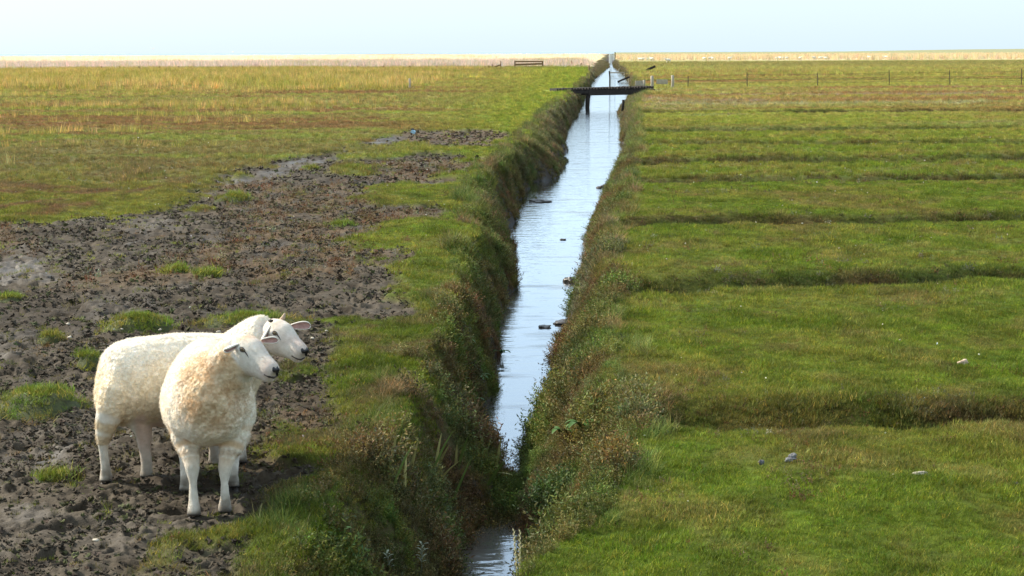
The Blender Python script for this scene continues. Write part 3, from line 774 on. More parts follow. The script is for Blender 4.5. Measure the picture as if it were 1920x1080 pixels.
def make_sheep(label, base, prims, wool_names, colour_fn, head, feet, group=None, fuzz=9000, woolamp=1., chest_fn=lambda q: .3):
    root = empty('sheep', base); tag(root, label, 'sheep', group); base = Vector(base)
    me = fuse(prims, .0075, 9)
    kd = KDTree(sum(len(v) for _, v, _ in prims)); tags = []; k = 0
    for nm, v, _ in prims:
        for q in v: kd.insert(q, k); tags.append(1. if nm in wool_names else 0.); k += 1
    kd.balance()
    n = len(me.vertices); co = np.empty(n * 3, np.float32); me.vertices.foreach_get('co', co); co = co.reshape(-1, 3).astype(float)
    nr = np.array([tuple(v.normal) for v in me.vertices])
    wool = np.zeros(n)
    for i in range(n):
        q = kd.find_n(Vector(co[i]), 4); ws = [1 / (d + .01) for _, _, d in q]
        wool[i] = sum(w * tags[j] for w, (_, j, _) in zip(ws, q)) / sum(ws)
    ed = np.array([tuple(e.vertices) for e in me.edges])
    for _ in range(8):
        acc = wool.copy(); cnt = np.ones(n)
        np.add.at(acc, ed[:, 0], wool[ed[:, 1]]); np.add.at(cnt, ed[:, 0], 1)
        np.add.at(acc, ed[:, 1], wool[ed[:, 0]]); np.add.at(cnt, ed[:, 1], 1); wool = acc / cnt
    dsp = np.zeros(n)
    for i in range(n):
        q = Vector(co[i])
        big = mnoise.noise(q * 9); cr = 1 - abs(mnoise.noise(q * Vector((34, 34, 26)) if False else Vector((q.x * 36, q.y * 36, q.z * 24)))) * 1.8
        fi = mnoise.noise(q * 85)
        ca = .35 + .65 * chest_fn(q); dsp[i] = wool[i] * woolamp * (.004 * big + .0045 * ca * cr + .003 * fi)
    c0 = colour_fn(co, nr, wool)
    co2 = co + nr * dsp[:, None]
    me.vertices.foreach_set('co', (co2 - np.array(base)).astype(np.float32).ravel()); me.update()
    attr(me, 'col', 'FLOAT_COLOR', rgba(c0)); attr(me, 'wool', 'FLOAT', wool.astype(np.float32))
    me.polygons.foreach_set('use_smooth', [True] * len(me.polygons)); me.materials.clear(); me.materials.append(M_SKIN)
    body = link(bpy.data.objects.new('body', me), root); me.name = 'body'
    # fuzzy fleece standing off the skin
    tri = np.array([tuple(pl.vertices)[:3] for pl in me.polygons]); wt = wool[tri].mean(1)
    ar = np.array([pl.area for pl in me.polygons]) * np.clip(wt - .35, 0, 1); pick = RNG.choice(len(tri), fuzz, p=ar / ar.sum())
    b = RNG.dirichlet((1, 1, 1), fuzz)
    P = (co2[tri[pick]] * b[..., None]).sum(1) - np.array(base); N = nr[tri[pick]].mean(1); c = c0[tri[pick]].mean(1)
    rot = np.array([tuple((Vector(q) + Vector((0, 0, -.35))).normalized().to_track_quat('Z', 'Y').to_matrix().to_4x4().__matmul__(Matrix.Rotation(random.uniform(0, 6.28), 4, 'Z')).to_euler()) for q in N])
    tag(scatter('fleece', P, rot, RNG.uniform(.7, 1.3, fuzz), RNG.integers(0, 6, fuzz), np.clip(c * RNG.normal(1, .06, (fuzz, 1)), 0, .95), T_CURL, root), kind='stuff')
    ar2 = np.array([pl.area for pl in me.polygons]) * np.clip(.7 - wt, 0, 1); nh = 9000; pick = RNG.choice(len(tri), nh, p=ar2 / ar2.sum()); b = RNG.dirichlet((1, 1, 1), nh)
    P = (co2[tri[pick]] * b[..., None]).sum(1) - np.array(base); N = nr[tri[pick]].mean(1); c = c0[tri[pick]].mean(1)
    rot = np.array([tuple((Vector(q) + Vector((.2, 0, -.9))).normalized().to_track_quat('Z', 'Y').to_euler()) for q in N])
    tag(scatter('short_hair', P, rot, RNG.uniform(.30, .50, nh), RNG.integers(0, 6, nh), np.clip(c * RNG.normal(1, .10, (nh, 1)), 0, .95), T_CURL, root), kind='stuff')
    # head details, placed on the finished skin
    bvh = BVHTree.FromPolygons([Vector(v) for v in co2], [tuple(pl.vertices) for pl in me.polygons])
    eye_o = Vector((0, 0, CAM_H))
    def hit(u, v):
        d = ray(u, v).normalized(); q = bvh.ray_cast(eye_o, d)
        return (q[0], q[1]) if q[0] is not None else (eye_o + d * (head['poll'].y / d.y), Vector((0, -1, 0)))
    ax = (head['muzzle'] - head['poll']).normalized(); sd_ = ax.cross(Vector((0, 0, 1))).normalized(); up = sd_.cross(ax)
    def mirror(q): return q - sd_ * 2 * (q - head['poll']).dot(sd_)
    e, en = hit(*head['eye'])
    for k, (q, nn) in enumerate(((e, en), (mirror(e), en - sd_ * 2 * en.dot(sd_)))):
        nn = nn.normalized(); t = (ax - nn * ax.dot(nn)).normalized(); w = nn.cross(t)
        def disc(name, r1, r2, h, off, mat, par, seg=20, rings=5):
            V, Fs = [], []; c_ = q + nn * off
            for i in range(rings):
                f = i / (rings - 1) * 1.5708
                for j in range(seg):
                    a_ = 6.28318 * j / seg; yy = math.sin(a_) * r2 * (1 - .25 * math.cos(a_))
                    V.append(c_ + (t * math.cos(a_) * r1 + w * yy) * math.cos(f) + nn * h * math.sin(f) - base)
            for i in range(rings - 1):
                for j in range(seg): Fs.append((i*seg+j, i*seg+(j+1) % seg, (i+1)*seg+(j+1) % seg, (i+1)*seg+j))
            return mesh_obj(name, V, Fs, mat, par, True)
        lid = disc('eye', .0185, .0105, .0045, -.0018, M_LID, root)
        tb_ = MB(); e0 = q + t * .015 - w * .003 * (1 if w.z > 0 else -1)
        tr = [e0, e0 + t * .010 - Vector((0, 0, .006)), e0 + t * .019 - Vector((0, 0, .014))]; tr = [bvh.find_nearest(z_)[0] + nn * .0003 for z_ in tr]
        tb_.tube(tr, [.0028, .0022, .0010], 6); tb_.build('tear_line', M_LIP, lid, True, base)
        disc('iris', .0095, .0050, .0046, .0016, M_IRIS, lid); disc('pupil', .0075, .0026, .0028, .0045, M_PUPIL, lid)
    # nose pad and mouth line
    c_ = head['nose']; q, nn = hit(*c_)
    nb = MB(); nn = nn.normalized()
    for sgn in (-1, 1):
        g = mirror(q) if sgn > 0 else q
        f = (g + head['muzzle'] * .35 + 0 * g) if False else g
        nb.tube([f + up * .004 - ax * .024, f + up * .001 - ax * .008, f + ax * .008 - up * .008], [.004, .0095, .008], 10)
    mid = (q + mirror(q)) / 2
    nb.tube([q + ax * .006 - up * .004, mid + ax * .012 - up * .002, mirror(q) + ax * .006 - up * .004], [.008, .011, .008], 10)
    nb.tube([mid + ax * .010, mid + ax * .013 - up * .026], [.010, .005], 8)
    nb.build('nose', M_NOSE, root, True, base)
    mp_ = [hit(*m) for m in head['mouth']]
    mb_ = MB(); mb_.tube([q_ + n_ * .0006 for q_, n_ in mp_], [.0030, .0045, .0050, .0040][:len(mp_)], 8)
    mb_.build('mouth', M_LIP, root, True, base)
    # ears: cupped leaves with a pink lining
    for (B, T, wd, cup, face) in head['ears']:
        if len(B) == 2: B = hit(*B)[0] + Vector((0, .012, 0)); T = on_y(T[0], T[1], B.y + T[2])
        B, T = Vector(B), Vector(T); d = (T - B); L = d.length; d.normalize(); fn_ = (Vector(face) - d * Vector(face).dot(d)).normalized(); w = d.cross(fn_)
        V, Fs = [], []; nl, nw = 12, 8
        for i in range(nl):
            t = i / (nl - 1); hw = wd * (.42 + .9 * t) * math.sqrt(max(1 - t**3.2, 0)) + .0005
            for j in range(nw + 1):
                x = j / nw * 2 - 1
                V.append(B + d * L * t + w * hw * x * math.cos(cup * abs(x)) + fn_ * hw * math.sin(cup * abs(x)) * abs(x) + Vector((0, 0, -1)) * L * .12 * t * t - base)
        for i in range(nl - 1):
            for j in range(nw): Fs.append((i*(nw+1)+j, i*(nw+1)+j+1, (i+1)*(nw+1)+j+1, (i+1)*(nw+1)+j))
        o = mesh_obj('ear', V, Fs, M_EARIN, root, True); o.data.materials.append(M_EAROUT)
        me_ = o.data; nf_ = me_.polygons[20].normal
        if nf_.dot(fn_) < 0: me_.flip_normals()
        sl = o.modifiers.new('thick', 'SOLIDIFY'); sl.thickness = .006; sl.offset = -1; sl.material_offset = 1; sl.material_offset_rim = 1
    for f in feet:
        hb = MB()
        for sgn in (-1, 1):
            o_ = Vector((f.x + sgn * .013, f.y - .010, f.z - .034)); hb.tube([o_ + Vector((0, .012, .028)), o_ + Vector((0, 0, .012)), o_ + Vector((0, -.008, -.006))], [.012, .017, .019], 8)
        hb.build('hoof', M_HOOF, root, True, base)
    return root

def leg(prims, name, foot, pts, rad):
    """pts: joints from the top down as (u, v, Y), ends on the foot point"""
    P = [on_y(*q) for q in pts] + [foot + Vector((0, .004, .035)), foot + Vector((0, -.008, .004))]
    loft(prims, name, P, rad + [.029, .034], 14)

# ---- the sheep in front, seen almost head-on
S1 = []
HEADS = [None, None]
cx = lambda u, Y: on_y(u, 700, Y).x
loft(S1, 'torso', [(cx(393, 7.17), 7.17, .445), (cx(392, 7.22), 7.22, .46), (cx(390, 7.31), 7.31, .487), (cx(388, 7.45), 7.45, .492), (cx(386, 7.62), 7.62, .485), (cx(386, 7.77), 7.77, .48), (cx(386, 7.88), 7.88, .475), (cx(386, 7.94), 7.94, .47)],
     [(.075,.09), (.125,.15), (.172,.20), (.194,.225), (.198,.228), (.186,.21), (.145,.165), (.08,.09)], 24, .26)
loft(S1, 'neck', [on_y(396, 760, 7.42), on_y(408, 725, 7.35), on_y(428, 692, 7.31), on_y(445, 668, 7.295), on_y(455, 662, 7.28)], [(.16,.15), (.14,.13), (.118,.112), (.100,.100), (.080,.086)], 18)
loft(S1, 'torso', [on_y(338, 735, 7.45), on_y(341, 780, 7.41), on_y(349, 822, 7.36), on_y(354, 846, 7.33)], [.070, .076, .060, .046], 14)
loft(S1, 'torso', [on_y(447, 735, 7.45), on_y(447, 780, 7.41), on_y(440, 822, 7.37), on_y(432, 848, 7.34)], [.070, .076, .062, .046], 14)
h1p, h1m = on_y(446, 660, 7.31), on_y(513, 694, 7.16)
def head_loft(prims, p, m):
    ax = (m - p).normalized(); L = (m - p).length; up = ax.cross(Vector((0, 0, 1))).normalized().cross(ax)
    st = [(-.03,.00,.05,.06), (.05,.006,.066,.080), (.22,.010,.072,.088), (.38,.006,.068,.087), (.55,.000,.056,.072), (.72,-.007,.046,.060), (.86,-.010,.044,.052), (.97,-.014,.040,.046), (1.03,-.018,.028,.033)]
    loft(prims, 'head', [p + ax * L * t + up * o for t, o, _, _ in st], [(a_, b_) for _, _, a_, b_ in st], 20)
    # cheek / brow ridges
    s_ = ax.cross(up)
    for sg in (-1, 1): loft(prims, 'head', [p + ax * L * .15 + s_ * sg * .045 + up * .045, p + ax * L * .30 + s_ * sg * .054 + up * .043, p + ax * L * .46 + s_ * sg * .046 + up * .030], [.014, .022, .012], 10)
    loft(prims, 'head', [m - ax * .055 - up * .040, m - ax * .025 - up * .050, m - ax * .004 - up * .048], [(.028,.018), (.030,.018), (.020,.013)], 12)
HEADS[0] = (h1p, h1m); head_loft(S1, h1p, h1m)
f = [on_z(364, 968), on_z(422, 962), on_z(349, 922), on_z(437, 914)]
leg(S1, 'leg', f[0], [(350,800,7.38), (354,836,7.33), (361,878,7.27), (362,905,7.26), (363,938,7.25)], [(.06,.065), .043, .033, .0172, .0225])
leg(S1, 'leg', f[1], [(438,800,7.38), (430,838,7.34), (422,878,7.29), (421,905,7.28), (422,934,7.265)], [(.06,.065), .043, .032, .0168, .0225])
leg(S1, 'leg', f[2], [(352,790,7.75), (350,835,7.72), (348,866,7.69), (348,895,7.62)], [.07, .045, .028, .025])
leg(S1, 'leg', f[3], [(428,790,7.78), (433,835,7.76), (438,862,7.74), (437,890,7.70)], [.07, .045, .028, .025])
def cream(co, nr, wool):
    n = np.array([mnoise.noise(Vector(q) * 7) for q in co]); n2 = np.array([mnoise.noise(Vector(q) * 22) for q in co])
    return n, n2
def col_front(co, nr, wool):
    HEAD_K = 0
    n, n2 = cream(co, nr, wool)
    e = lambda t: t[:, None]
    w = np.tile(np.array([.86,.79,.67]), (len(co), 1))
    ch = on_y(392, 745, 7.20); d = np.sqrt(((co[:, 0] - ch.x) / .13)**2 + ((co[:, 2] - ch.z) / .16)**2)
    front = (1 - ss(.6, 1.5, d + .35 * n)) * (1 - ss(7.33, 7.50, co[:, 1]))
    nk = on_y(432, 690, 7.28); dn = np.sqrt(((co[:, 0] - nk.x) / .085)**2 + ((co[:, 2] - nk.z) / .13)**2)
    front = np.maximum(front, (1 - ss(.5, 1.4, dn + .3 * n)) * (1 - ss(7.38, 7.5, co[:, 1])))
    w = lerp(w, lerp(np.array([.64,.45,.26]), np.array([.72,.57,.38]), e(ss(-.4, .5, n2))), e(front * .95))
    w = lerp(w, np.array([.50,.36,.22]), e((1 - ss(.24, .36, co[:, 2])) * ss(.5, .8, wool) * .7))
    fc = lerp(np.array([.76,.70,.61]), np.array([.72,.60,.52]), e(ss(-.1, .6, n)))
    hp_, hm_ = HEADS[HEAD_K]; axh = np.array((hm_ - hp_).normalized()); tt = ((co - np.array(hp_)) @ axh) / (hm_ - hp_).length
    upz = co[:, 2] - (hp_.z + (hm_.z - hp_.z) * tt)
    fc = lerp(fc, np.array([.62,.43,.26]), e(np.exp(-((tt - .22) / .16)**2) * ss(.03, .08, upz) * ss(-.5, .4, n2) * (.75 if HEAD_K == 0 else .3)))
    fc = lerp(fc, np.array([.62,.40,.35]), e(ss(.74, .98, tt) * .28)); fc = lerp(fc, np.array([.52,.40,.32]), e(np.exp(-((upz + .055) / .022)**2) * ss(.0, .3, tt) * (1 - ss(.6, .8, tt)) * .5))  # pink muzzle; the jaw crease is a shading line put into the colour
    fc = fc * (1 + .10 * n2)[:, None]
    lg = lerp(np.array([.74,.68,.57]), np.array([.66,.48,.30]), e(ss(.15, .30, co[:, 2] + .05 * n) * (1 - ss(.36, .42, co[:, 2]))))
    lg = lerp(lg, np.array([.22,.165,.11]), e((1 - ss(.02, .20, co[:, 2] + .10 * n2 + .05 * n)) * .55)); lg = lerp(lg, np.array([.09,.07,.05]), e(1 - ss(.008, .045, co[:, 2] + .022 * n2)))
    bare = np.where(e(co[:, 2] > .45), fc, lg)
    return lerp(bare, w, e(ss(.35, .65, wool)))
B1 = on_y(446, 648, 7.255)
make_sheep('cream sheep standing in front, facing forward, with an orange tinted chest', on_z(392, 945), S1, ('torso', 'neck'), col_front, dict(poll=h1p, muzzle=h1m, eye=(455, 656), nose=(514, 692), mouth=[(495, 702), (504, 706), (513, 708), (520, 704)],
    ears=[((446, 647), (420, 653, -.055), .018, 1.0, (.75, -.5, -.5)), (on_y(490, 640, 7.34), on_y(521, 634, 7.36), .017, .7, (-.1, -1, .05))]), f, None, 17000, 1., lambda q: 1. if q.y < 7.36 else max(0., 1 - (q.y - 7.36) / .1))

# ---- the sheep behind it, side on, head turned over the first one's shoulder
S2 = []
yc = lambda u: 7.90 + (u - 195) / 285 * .42
loft(S2, 'torso', [(on_y(u, 700, yc(u)).x, yc(u), z) for u, z in ((188,.46),(198,.455),(222,.450),(262,.446),(315,.440),(370,.438),(420,.442),(455,.465),(476,.475))],
     [(.07,.10), (.125,.165), (.165,.20), (.18,.215), (.185,.222), (.185,.217), (.175,.20), (.13,.16), (.06,.09)], 22, .08)
loft(S2, 'neck', [on_y(440, 690, 8.25), on_y(462, 655, 8.19), on_y(485, 632, 8.13), on_y(502, 622, 8.10)], [(.14,.15), (.12,.125), (.10,.105), (.082,.088)], 18)
h2p, h2m = on_y(506, 628, 8.10), on_y(568, 659, 7.96)
HEADS[1] = (h2p, h2m); head_loft(S2, h2p, h2m)
g = [on_z(199, 904), on_z(275, 896), on_z(402, 872), on_z(452, 868)]
loft(S2, 'thigh', [on_y(228, 700, 7.90), on_y(219, 735, 7.86), on_y(208, 772, 7.83), on_y(198, 803, 7.815), on_y(194, 820, 7.815)], [(.07,.08), (.085,.095), (.068,.068), (.043,.044), (.034,.034)], 16)
leg(S2, 'leg', g[0], [(199,780,7.82), (193,812,7.815), (194,845,7.82), (198,878,7.82)], [.05, .034, .0215, .023])
leg(S2, 'leg', g[1], [(258,780,7.95), (269,812,7.94), (272,845,7.93), (275,872,7.92)], [.07, .040, .028, .027])
leg(S2, 'leg', g[2], [(408,770,8.14), (405,810,8.14), (402,840,8.14)], [.06, .04, .026])
leg(S2, 'leg', g[3], [(446,770,8.28), (450,810,8.26), (452,840,8.24)], [.06, .04, .026])
def col_back(co, nr, wool):
    HEAD_K = 1
    n, n2 = cream(co, nr, wool); e = lambda t: t[:, None]
    w = lerp(np.array([.83,.73,.56]), np.array([.86,.80,.69]), e(ss(.45, .62, co[:, 2] + .05 * n)))
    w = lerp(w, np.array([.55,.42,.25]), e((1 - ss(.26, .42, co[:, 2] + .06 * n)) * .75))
    fc = lerp(np.array([.77,.71,.62]), np.array([.72,.60,.52]), e(ss(-.1, .6, n)))
    hp_, hm_ = HEADS[HEAD_K]; axh = np.array((hm_ - hp_).normalized()); tt = ((co - np.array(hp_)) @ axh) / (hm_ - hp_).length
    upz = co[:, 2] - (hp_.z + (hm_.z - hp_.z) * tt)
    fc = lerp(fc, np.array([.62,.43,.26]), e(np.exp(-((tt - .22) / .16)**2) * ss(.03, .08, upz) * ss(-.5, .4, n2) * (.75 if HEAD_K == 0 else .3)))
    fc = lerp(fc, np.array([.62,.40,.35]), e(ss(.74, .98, tt) * .28)); fc = lerp(fc, np.array([.52,.40,.32]), e(np.exp(-((upz + .055) / .022)**2) * ss(.0, .3, tt) * (1 - ss(.6, .8, tt)) * .5))  # pink muzzle, then the shade of the jaw crease drawn into the colour
    fc = fc * (1 + .10 * n2)[:, None]
    lg = lerp(np.array([.74,.68,.57]), np.array([.60,.42,.32]), e(ss(on_y(250,850,7.9).x, on_y(262,850,7.9).x, co[:, 0]) * ss(.02, .2, co[:, 2]) * .8))
    lg = lerp(lg, np.array([.24,.18,.12]), e((1 - ss(.02, .22, co[:, 2] + .10 * n2 + .05 * n)) * .55)); lg = lerp(lg, np.array([.09,.07,.05]), e(1 - ss(.008, .05, co[:, 2] + .022 * n2)))
    bare = np.where(e(co[:, 2] > .45), fc, lg)
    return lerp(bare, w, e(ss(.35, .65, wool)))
s2 = make_sheep('cream sheep standing side on behind the other, looking over its shoulder', on_z(300, 895), S2, ('torso', 'neck', 'thigh'), col_back, dict(poll=h2p, muzzle=h2m, eye=(516, 625), nose=(568, 657), mouth=[(547, 667), (556, 672), (564, 674), (571, 670)],
    ears=[((506, 613), (490, 636, -.05), .018, 1.0, (.7, -.6, -.3)), (on_y(546, 613, 8.10), on_y(582, 606, 8.12), .023, .6, (-.1, -1, .1))]), g, None, 17000, 1., lambda q: .25 + .75 * max(0., min(1., (.50 - q.z) / .15)))
hm = MB(); hm.tube([on_y(528, 600, 8.08), on_y(532, 594, 8.08), on_y(534, 587, 8.08)], [.012, .009, .003], 8); hm.build('horn_bud', M_PINKSTONE, s2, True, s2.location)
hm = MB(); hm.tube([on_y(504, 601, 8.01), on_y(508, 602, 8.005), on_y(512, 601, 8.01)], [.006, .009, .004], 8); hm.build('ear_tag', M_LID, s2, True, s2.location)

# ---- the flock far off, each a few pixels
FS = []
loft(FS, 'torso', [(-.42,0,.50), (-.36,0,.50), (-.2,0,.50), (.1,0,.50), (.3,0,.50), (.40,0,.52)], [.06, .15, .22, .23, .18, .08], 10)
loft(FS, 'neck', [(.30,0,.55), (.44,0,.66), (.52,0,.74)], [.13, .10, .07], 8); loft(FS, 'head', [(.48,0,.76), (.58,0,.72), (.70,0,.64)], [.07, .075, .035], 8)
for sx in (-.28, .26):
    for sy in (-.1, .1): loft(FS, 'leg', [(sx, sy, .4), (sx, sy, .2), (sx, sy, 0)], [.06, .035, .035], 6)
fm = fuse(FS, .035, 3); fm.name = 'body'; fm.materials.clear(); M_FAR = plain('far_fleece', (.80,.74,.62), .9, .08, 6, 0); fm.materials.append(M_FAR)
FLOCK = ([(1200,115,1),(1205,115,1),(1214,115,0),(1222,115,1),(1253,119,0),(1320,114,0),(1330,113.5,0),(1336,113.5,0),(1368,113.8,0),(1456,113.5,0),(1463,112.8,0),(1469,112.8,0),(1475,113.2,0),(1500,113,0),
        (1526,113,0),(1538,113,0),(1548,113,0),(1630,111.5,0),(1658,110.5,0),(1662,110.5,0)])
ORD = ['first', 'second', 'third', 'fourth', 'fifth', 'sixth', 'seventh', 'eighth', 'ninth', 'tenth', 'eleventh', 'twelfth', 'thirteenth', 'fourteenth', 'fifteenth']
GRP = [(4, 'of four distant sheep near the ditch end'), (1, ''), (3, 'of three distant white sheep nearest the ditch'), (1, ''), (5, 'of five bunched distant sheep before the right reeds'), (3, 'of three widely spaced distant sheep'), (1, ''), (2, 'of the last two distant sheep')]
FL = []
for k, (n, w) in enumerate(GRP):
    for j in range(n): FL.append(f'{ORD[j]} from the left {w}' if w else {1: 'lone distant sheep on the green beyond the tilted plank', 3: 'single distant sheep just left of the bunch of five', 6: 'single bright distant sheep right of the three widely spaced ones'}[k])
for i, (u, v, black) in enumerate(FLOCK):
    q = on_z(u, v - .6, .1); o = link(bpy.data.objects.new('sheep', fm)); z = float(height(np.array([q.x]), np.array([q.y]), np.zeros(1), False)[0])
    o.location = (q.x, q.y, z + .05); o.rotation_euler = (0, 0, random.uniform(0, 6.28)); k = random.uniform(.85, 1.0); o.scale = (k, k, k)
    tag(o, FL[i], 'sheep', 'distant sheep at the edge of the reeds')

# ------------------------------------------------------------------ grass hummocks rising out of the mud
HLAB = ['round green hummock alone in the mud above the brown patch', 'bright green hummock just behind the back of the left sheep', 'largest green hummock at the left edge beside the sheep', 'small dark green hummock touching the rump of the sheep',
        'long green hummock behind the head of the rear sheep', 'low bright hummock, right one of a pair in the middle of the mud', 'low olive hummock, left one of a pair in the middle of the mud', 'tiny yellowish hummock left of the bright one behind the sheep',
        'flat green hummock between the wet channel and the grey mud far off', 'small green hummock just beyond the grassy tongue beside the ditch', 'small brownish hummock beside the far wet channel', 'low yellow hummock on the mud at the left edge', 'little tuft covered hummock in the mud left of the sheep legs']
for (x, y_, rx, ry, h), lab in zip(HUM, HLAB):
    z0 = float(height(np.array([x]), np.array([y_]), np.ones(1), False)[0]) - .02
    V, Fs = [], []; nr_, na_ = 9, 28; sd0 = random.uniform(0, 99)
    for i in range(nr_ + 1):
        r = 1.12 * i / nr_
        for j in range(na_):
            a_ = 6.28318 * j / na_; k = 1 + .22 * mnoise.noise(Vector((math.cos(a_) * 1.5 + sd0, math.sin(a_) * 1.5, 0)))
            px, py = rx * r * k * math.cos(a_), ry * r * k * math.sin(a_)
            V.append((px, py, h * max(1 - r**2.2, -.25) * (1 + .3 * mnoise.noise(Vector((px * 6 + sd0, py * 6, 1)))) - (.02 if r > 1 else 0)))
    for i in range(nr_):
        for j in range(na_): Fs.append((i*na_+j, i*na_+(j+1) % na_, (i+1)*na_+(j+1) % na_, (i+1)*na_+j))
    root = empty('grass_hummock', (x, y_, z0)); tag(root, lab, 'hummock', 'grass hummocks in the trodden mud')
    M_TURFSOIL = bpy.data.materials.get('turf_soil') or plain('turf_soil', (.055,.062,.022), .9, .4, 30, .5)
    mo = mesh_obj('mound', V, Fs, M_TURFSOIL, root, True)
    VA = np.array(V); n = int(np.clip(rx * ry * 3.14 * (700 if y_ < 14 else 260), 30, 900)); k = RNG.integers(0, len(V) - na_, n)
    P = VA[k] + RNG.normal(0, .012, (n, 3)) * [1, 1, .1]
    c = lerp(np.array([.13,.20,.02]), np.array([.19,.20,.03]), ss(-.4, .5, fbm(P[:, 0] * 5 + x, P[:, 1] * 5, 2, 701))[:, None]); rim = np.hypot(P[:, 0] / rx, P[:, 1] / ry)
    c = lerp(c, np.array([.17,.11,.045]), (ss(.75, 1.1, rim) * .6)[:, None])
    rot = np.stack([-P[:, 1] / ry * .5 + RNG.normal(0, .2, n), P[:, 0] / rx * .5 + RNG.normal(0, .2, n), RNG.uniform(0, 6.28, n)], -1)
    tag(scatter('grass_blades', P, rot, (1.15 if y_ < 14 else 1.7) * RNG.uniform(.7, 1.3, n), RNG.integers(0, 6, n), jitter(c, .2), T_TURF, root), kind='stuff')

# ------------------------------------------------------------------ footbridge over the ditch
def gz(x, y_): return float(height(np.array([x]), np.array([y_]), np.zeros(1), False)[0])
A, Bq = on_y(1036, 169, 86), on_y(1220, 164, 87.5)
bd = (Bq - A); bl = bd.length; bdn = bd.normalized(); bn = Vector((-bdn.y, bdn.x, 0)).normalized()
br = empty('footbridge', on_y(1128, 169, 86.8)); tag(br, 'dark plank footbridge crossing the ditch on a bent pile', 'footbridge')
def rel(o, ob): ob.location = ob.location - o.location; return ob
def child(mb, name, mat, root, smooth=False): return mb.build(name, mat, root, smooth, root.location)
for yo, zo in ((-.55, 0), (.55, 0)):
    m = MB(); m.beam(A + bn * yo + bdn * 1.7 - Vector((0, 0, .17)), Bq + bn * yo - Vector((0, 0, .20)), .16, .26); child(m, 'beam', M_WOOD_DARK, br)
    m = MB(); m.beam(A + bn * yo + bdn * .3 - Vector((0, 0, .10)), A + bn * yo + bdn * 1.9 - Vector((0, 0, .13)), .14, .14); child(m, 'beam', M_WOOD_DARK, br)
npl = 34
for i in range(npl):
    c_ = A + bdn * bl * (i + .5) / npl + Vector((0, 0, .02 + random.uniform(-.012, .012)))
    m = MB(); m.box(c_, (bl / npl * .58, 1.1 + random.uniform(-.06, .06), .12), Matrix.Rotation(math.atan2(bdn.y, bdn.x) + random.uniform(-.02, .02), 3, 'Z'), .006)
    child(m, 'plank', M_WOOD_DARK, br)
pt = [on_y(1106, 168, 86.1), on_y(1102, 185, 86), on_y(1101, 205, 86), on_y(1102, 214, 86)]; pt[-1].z = ZW - .4
m = MB(); m.tube(pt, [.10, .11, .105, .10], 9, True, .06); child(m, 'pile', M_WOOD_DARK, br, True)
m = MB(); m.beam(on_y(1097, 173, 86.0), on_y(1104, 180, 86.0), .12, .14); child(m, 'brace', M_WOOD_DARK, br)

def post(name, u0, v0, u1, v1, r, mat, label, cat='post', group=None, Y=None, foot=.25, n=7, sink=False):
    """a stake: foot at pixel (u0, v0) on the ground, top at (u1, v1)"""
    b = on_z(u0, v0, ZW if sink else .03) if Y is None else on_y(u0, v0, Y); t = on_y(u1, v1, b.y)
    m = MB(); d = (t - b); m.tube([b - d.normalized() * foot, b, b + d * .5 + Vector((r * .3, 0, 0)), t - d * .02, t], [r, r, r * .96, r * .95, r * .6], n, True, .05)
    o = m.build(name, mat, None, True, b); o.location = b; return tag(o, label, cat, group)
post('post', 1143.5, 158, 1142.5, 133, .07, M_WOOD_DARK, 'dark post standing in the ditch water beyond the footbridge', sink=True)
post('post', 1168, 197, 1168.5, 187, .06, M_WOOD_DARK, 'short dark post at the right water edge before the footbridge', Y=73)
post('post', 1222, 168, 1222.5, 142, .085, M_WOOD_GREY, 'tall grey post at the right end of the footbridge')
post('post', 1260.5, 166, 1261, 141, .085, M_WOOD_GREY, 'tall grey post where the wire fence begins')
post('post', 1207, 165, 1207.5, 150, .07, M_WOOD_GREY, 'short grey post nearest the footbridge planks')
post('post', 768, 166, 768, 147, .06, M_WOOD_GREY, 'pale slim post alone in the left meadow')
m = MB(); q0, q1 = on_y(1231, 153.5, 91), on_y(1252, 153.5, 91); m.beam(q0, q1, .05, .24, .02); o = m.build('board', M_WOOD_GREY, None, False, (q0 + q1) / 2); o.location = (q0 + q1) / 2; tag(o, 'grey board fixed between the two tall grey posts', 'board')
m = MB(); q0, q1 = on_y(1191, 156, 91), on_y(1206, 155.5, 91); m.beam(q0, q1, .05, .26, .02); o = m.build('board', M_WOOD_GREY, None, False, (q0 + q1) / 2); o.location = (q0 + q1) / 2; tag(o, 'grey board on the bank left of the short grey post', 'board')
def plank_at(u0, v0, u1, v1, Y, w, mat, label, dy=0):
    q0, q1 = on_y(u0, v0, Y), on_y(u1, v1, Y + dy); m = MB(); m.beam(q0, q1, .06, w, .01); c_ = (q0 + q1) / 2; o = m.build('plank', mat, None, False, c_); o.location = c_; return tag(o, label, 'plank')
plank_at(1158, 153.5, 1186, 142, 158, .17, M_WOOD_DARK, 'dark plank sloping from the right bank into the water')
plank_at(1206, 134.5, 1229, 124, 165, .22, M_WOOD_DARK, 'dark tilted plank sticking up from the right field')
plank_at(1143, 136.5, 1175, 136, 205, .14, M_WOOD_GREY, 'pale rail lying across the ditch beyond the footbridge')

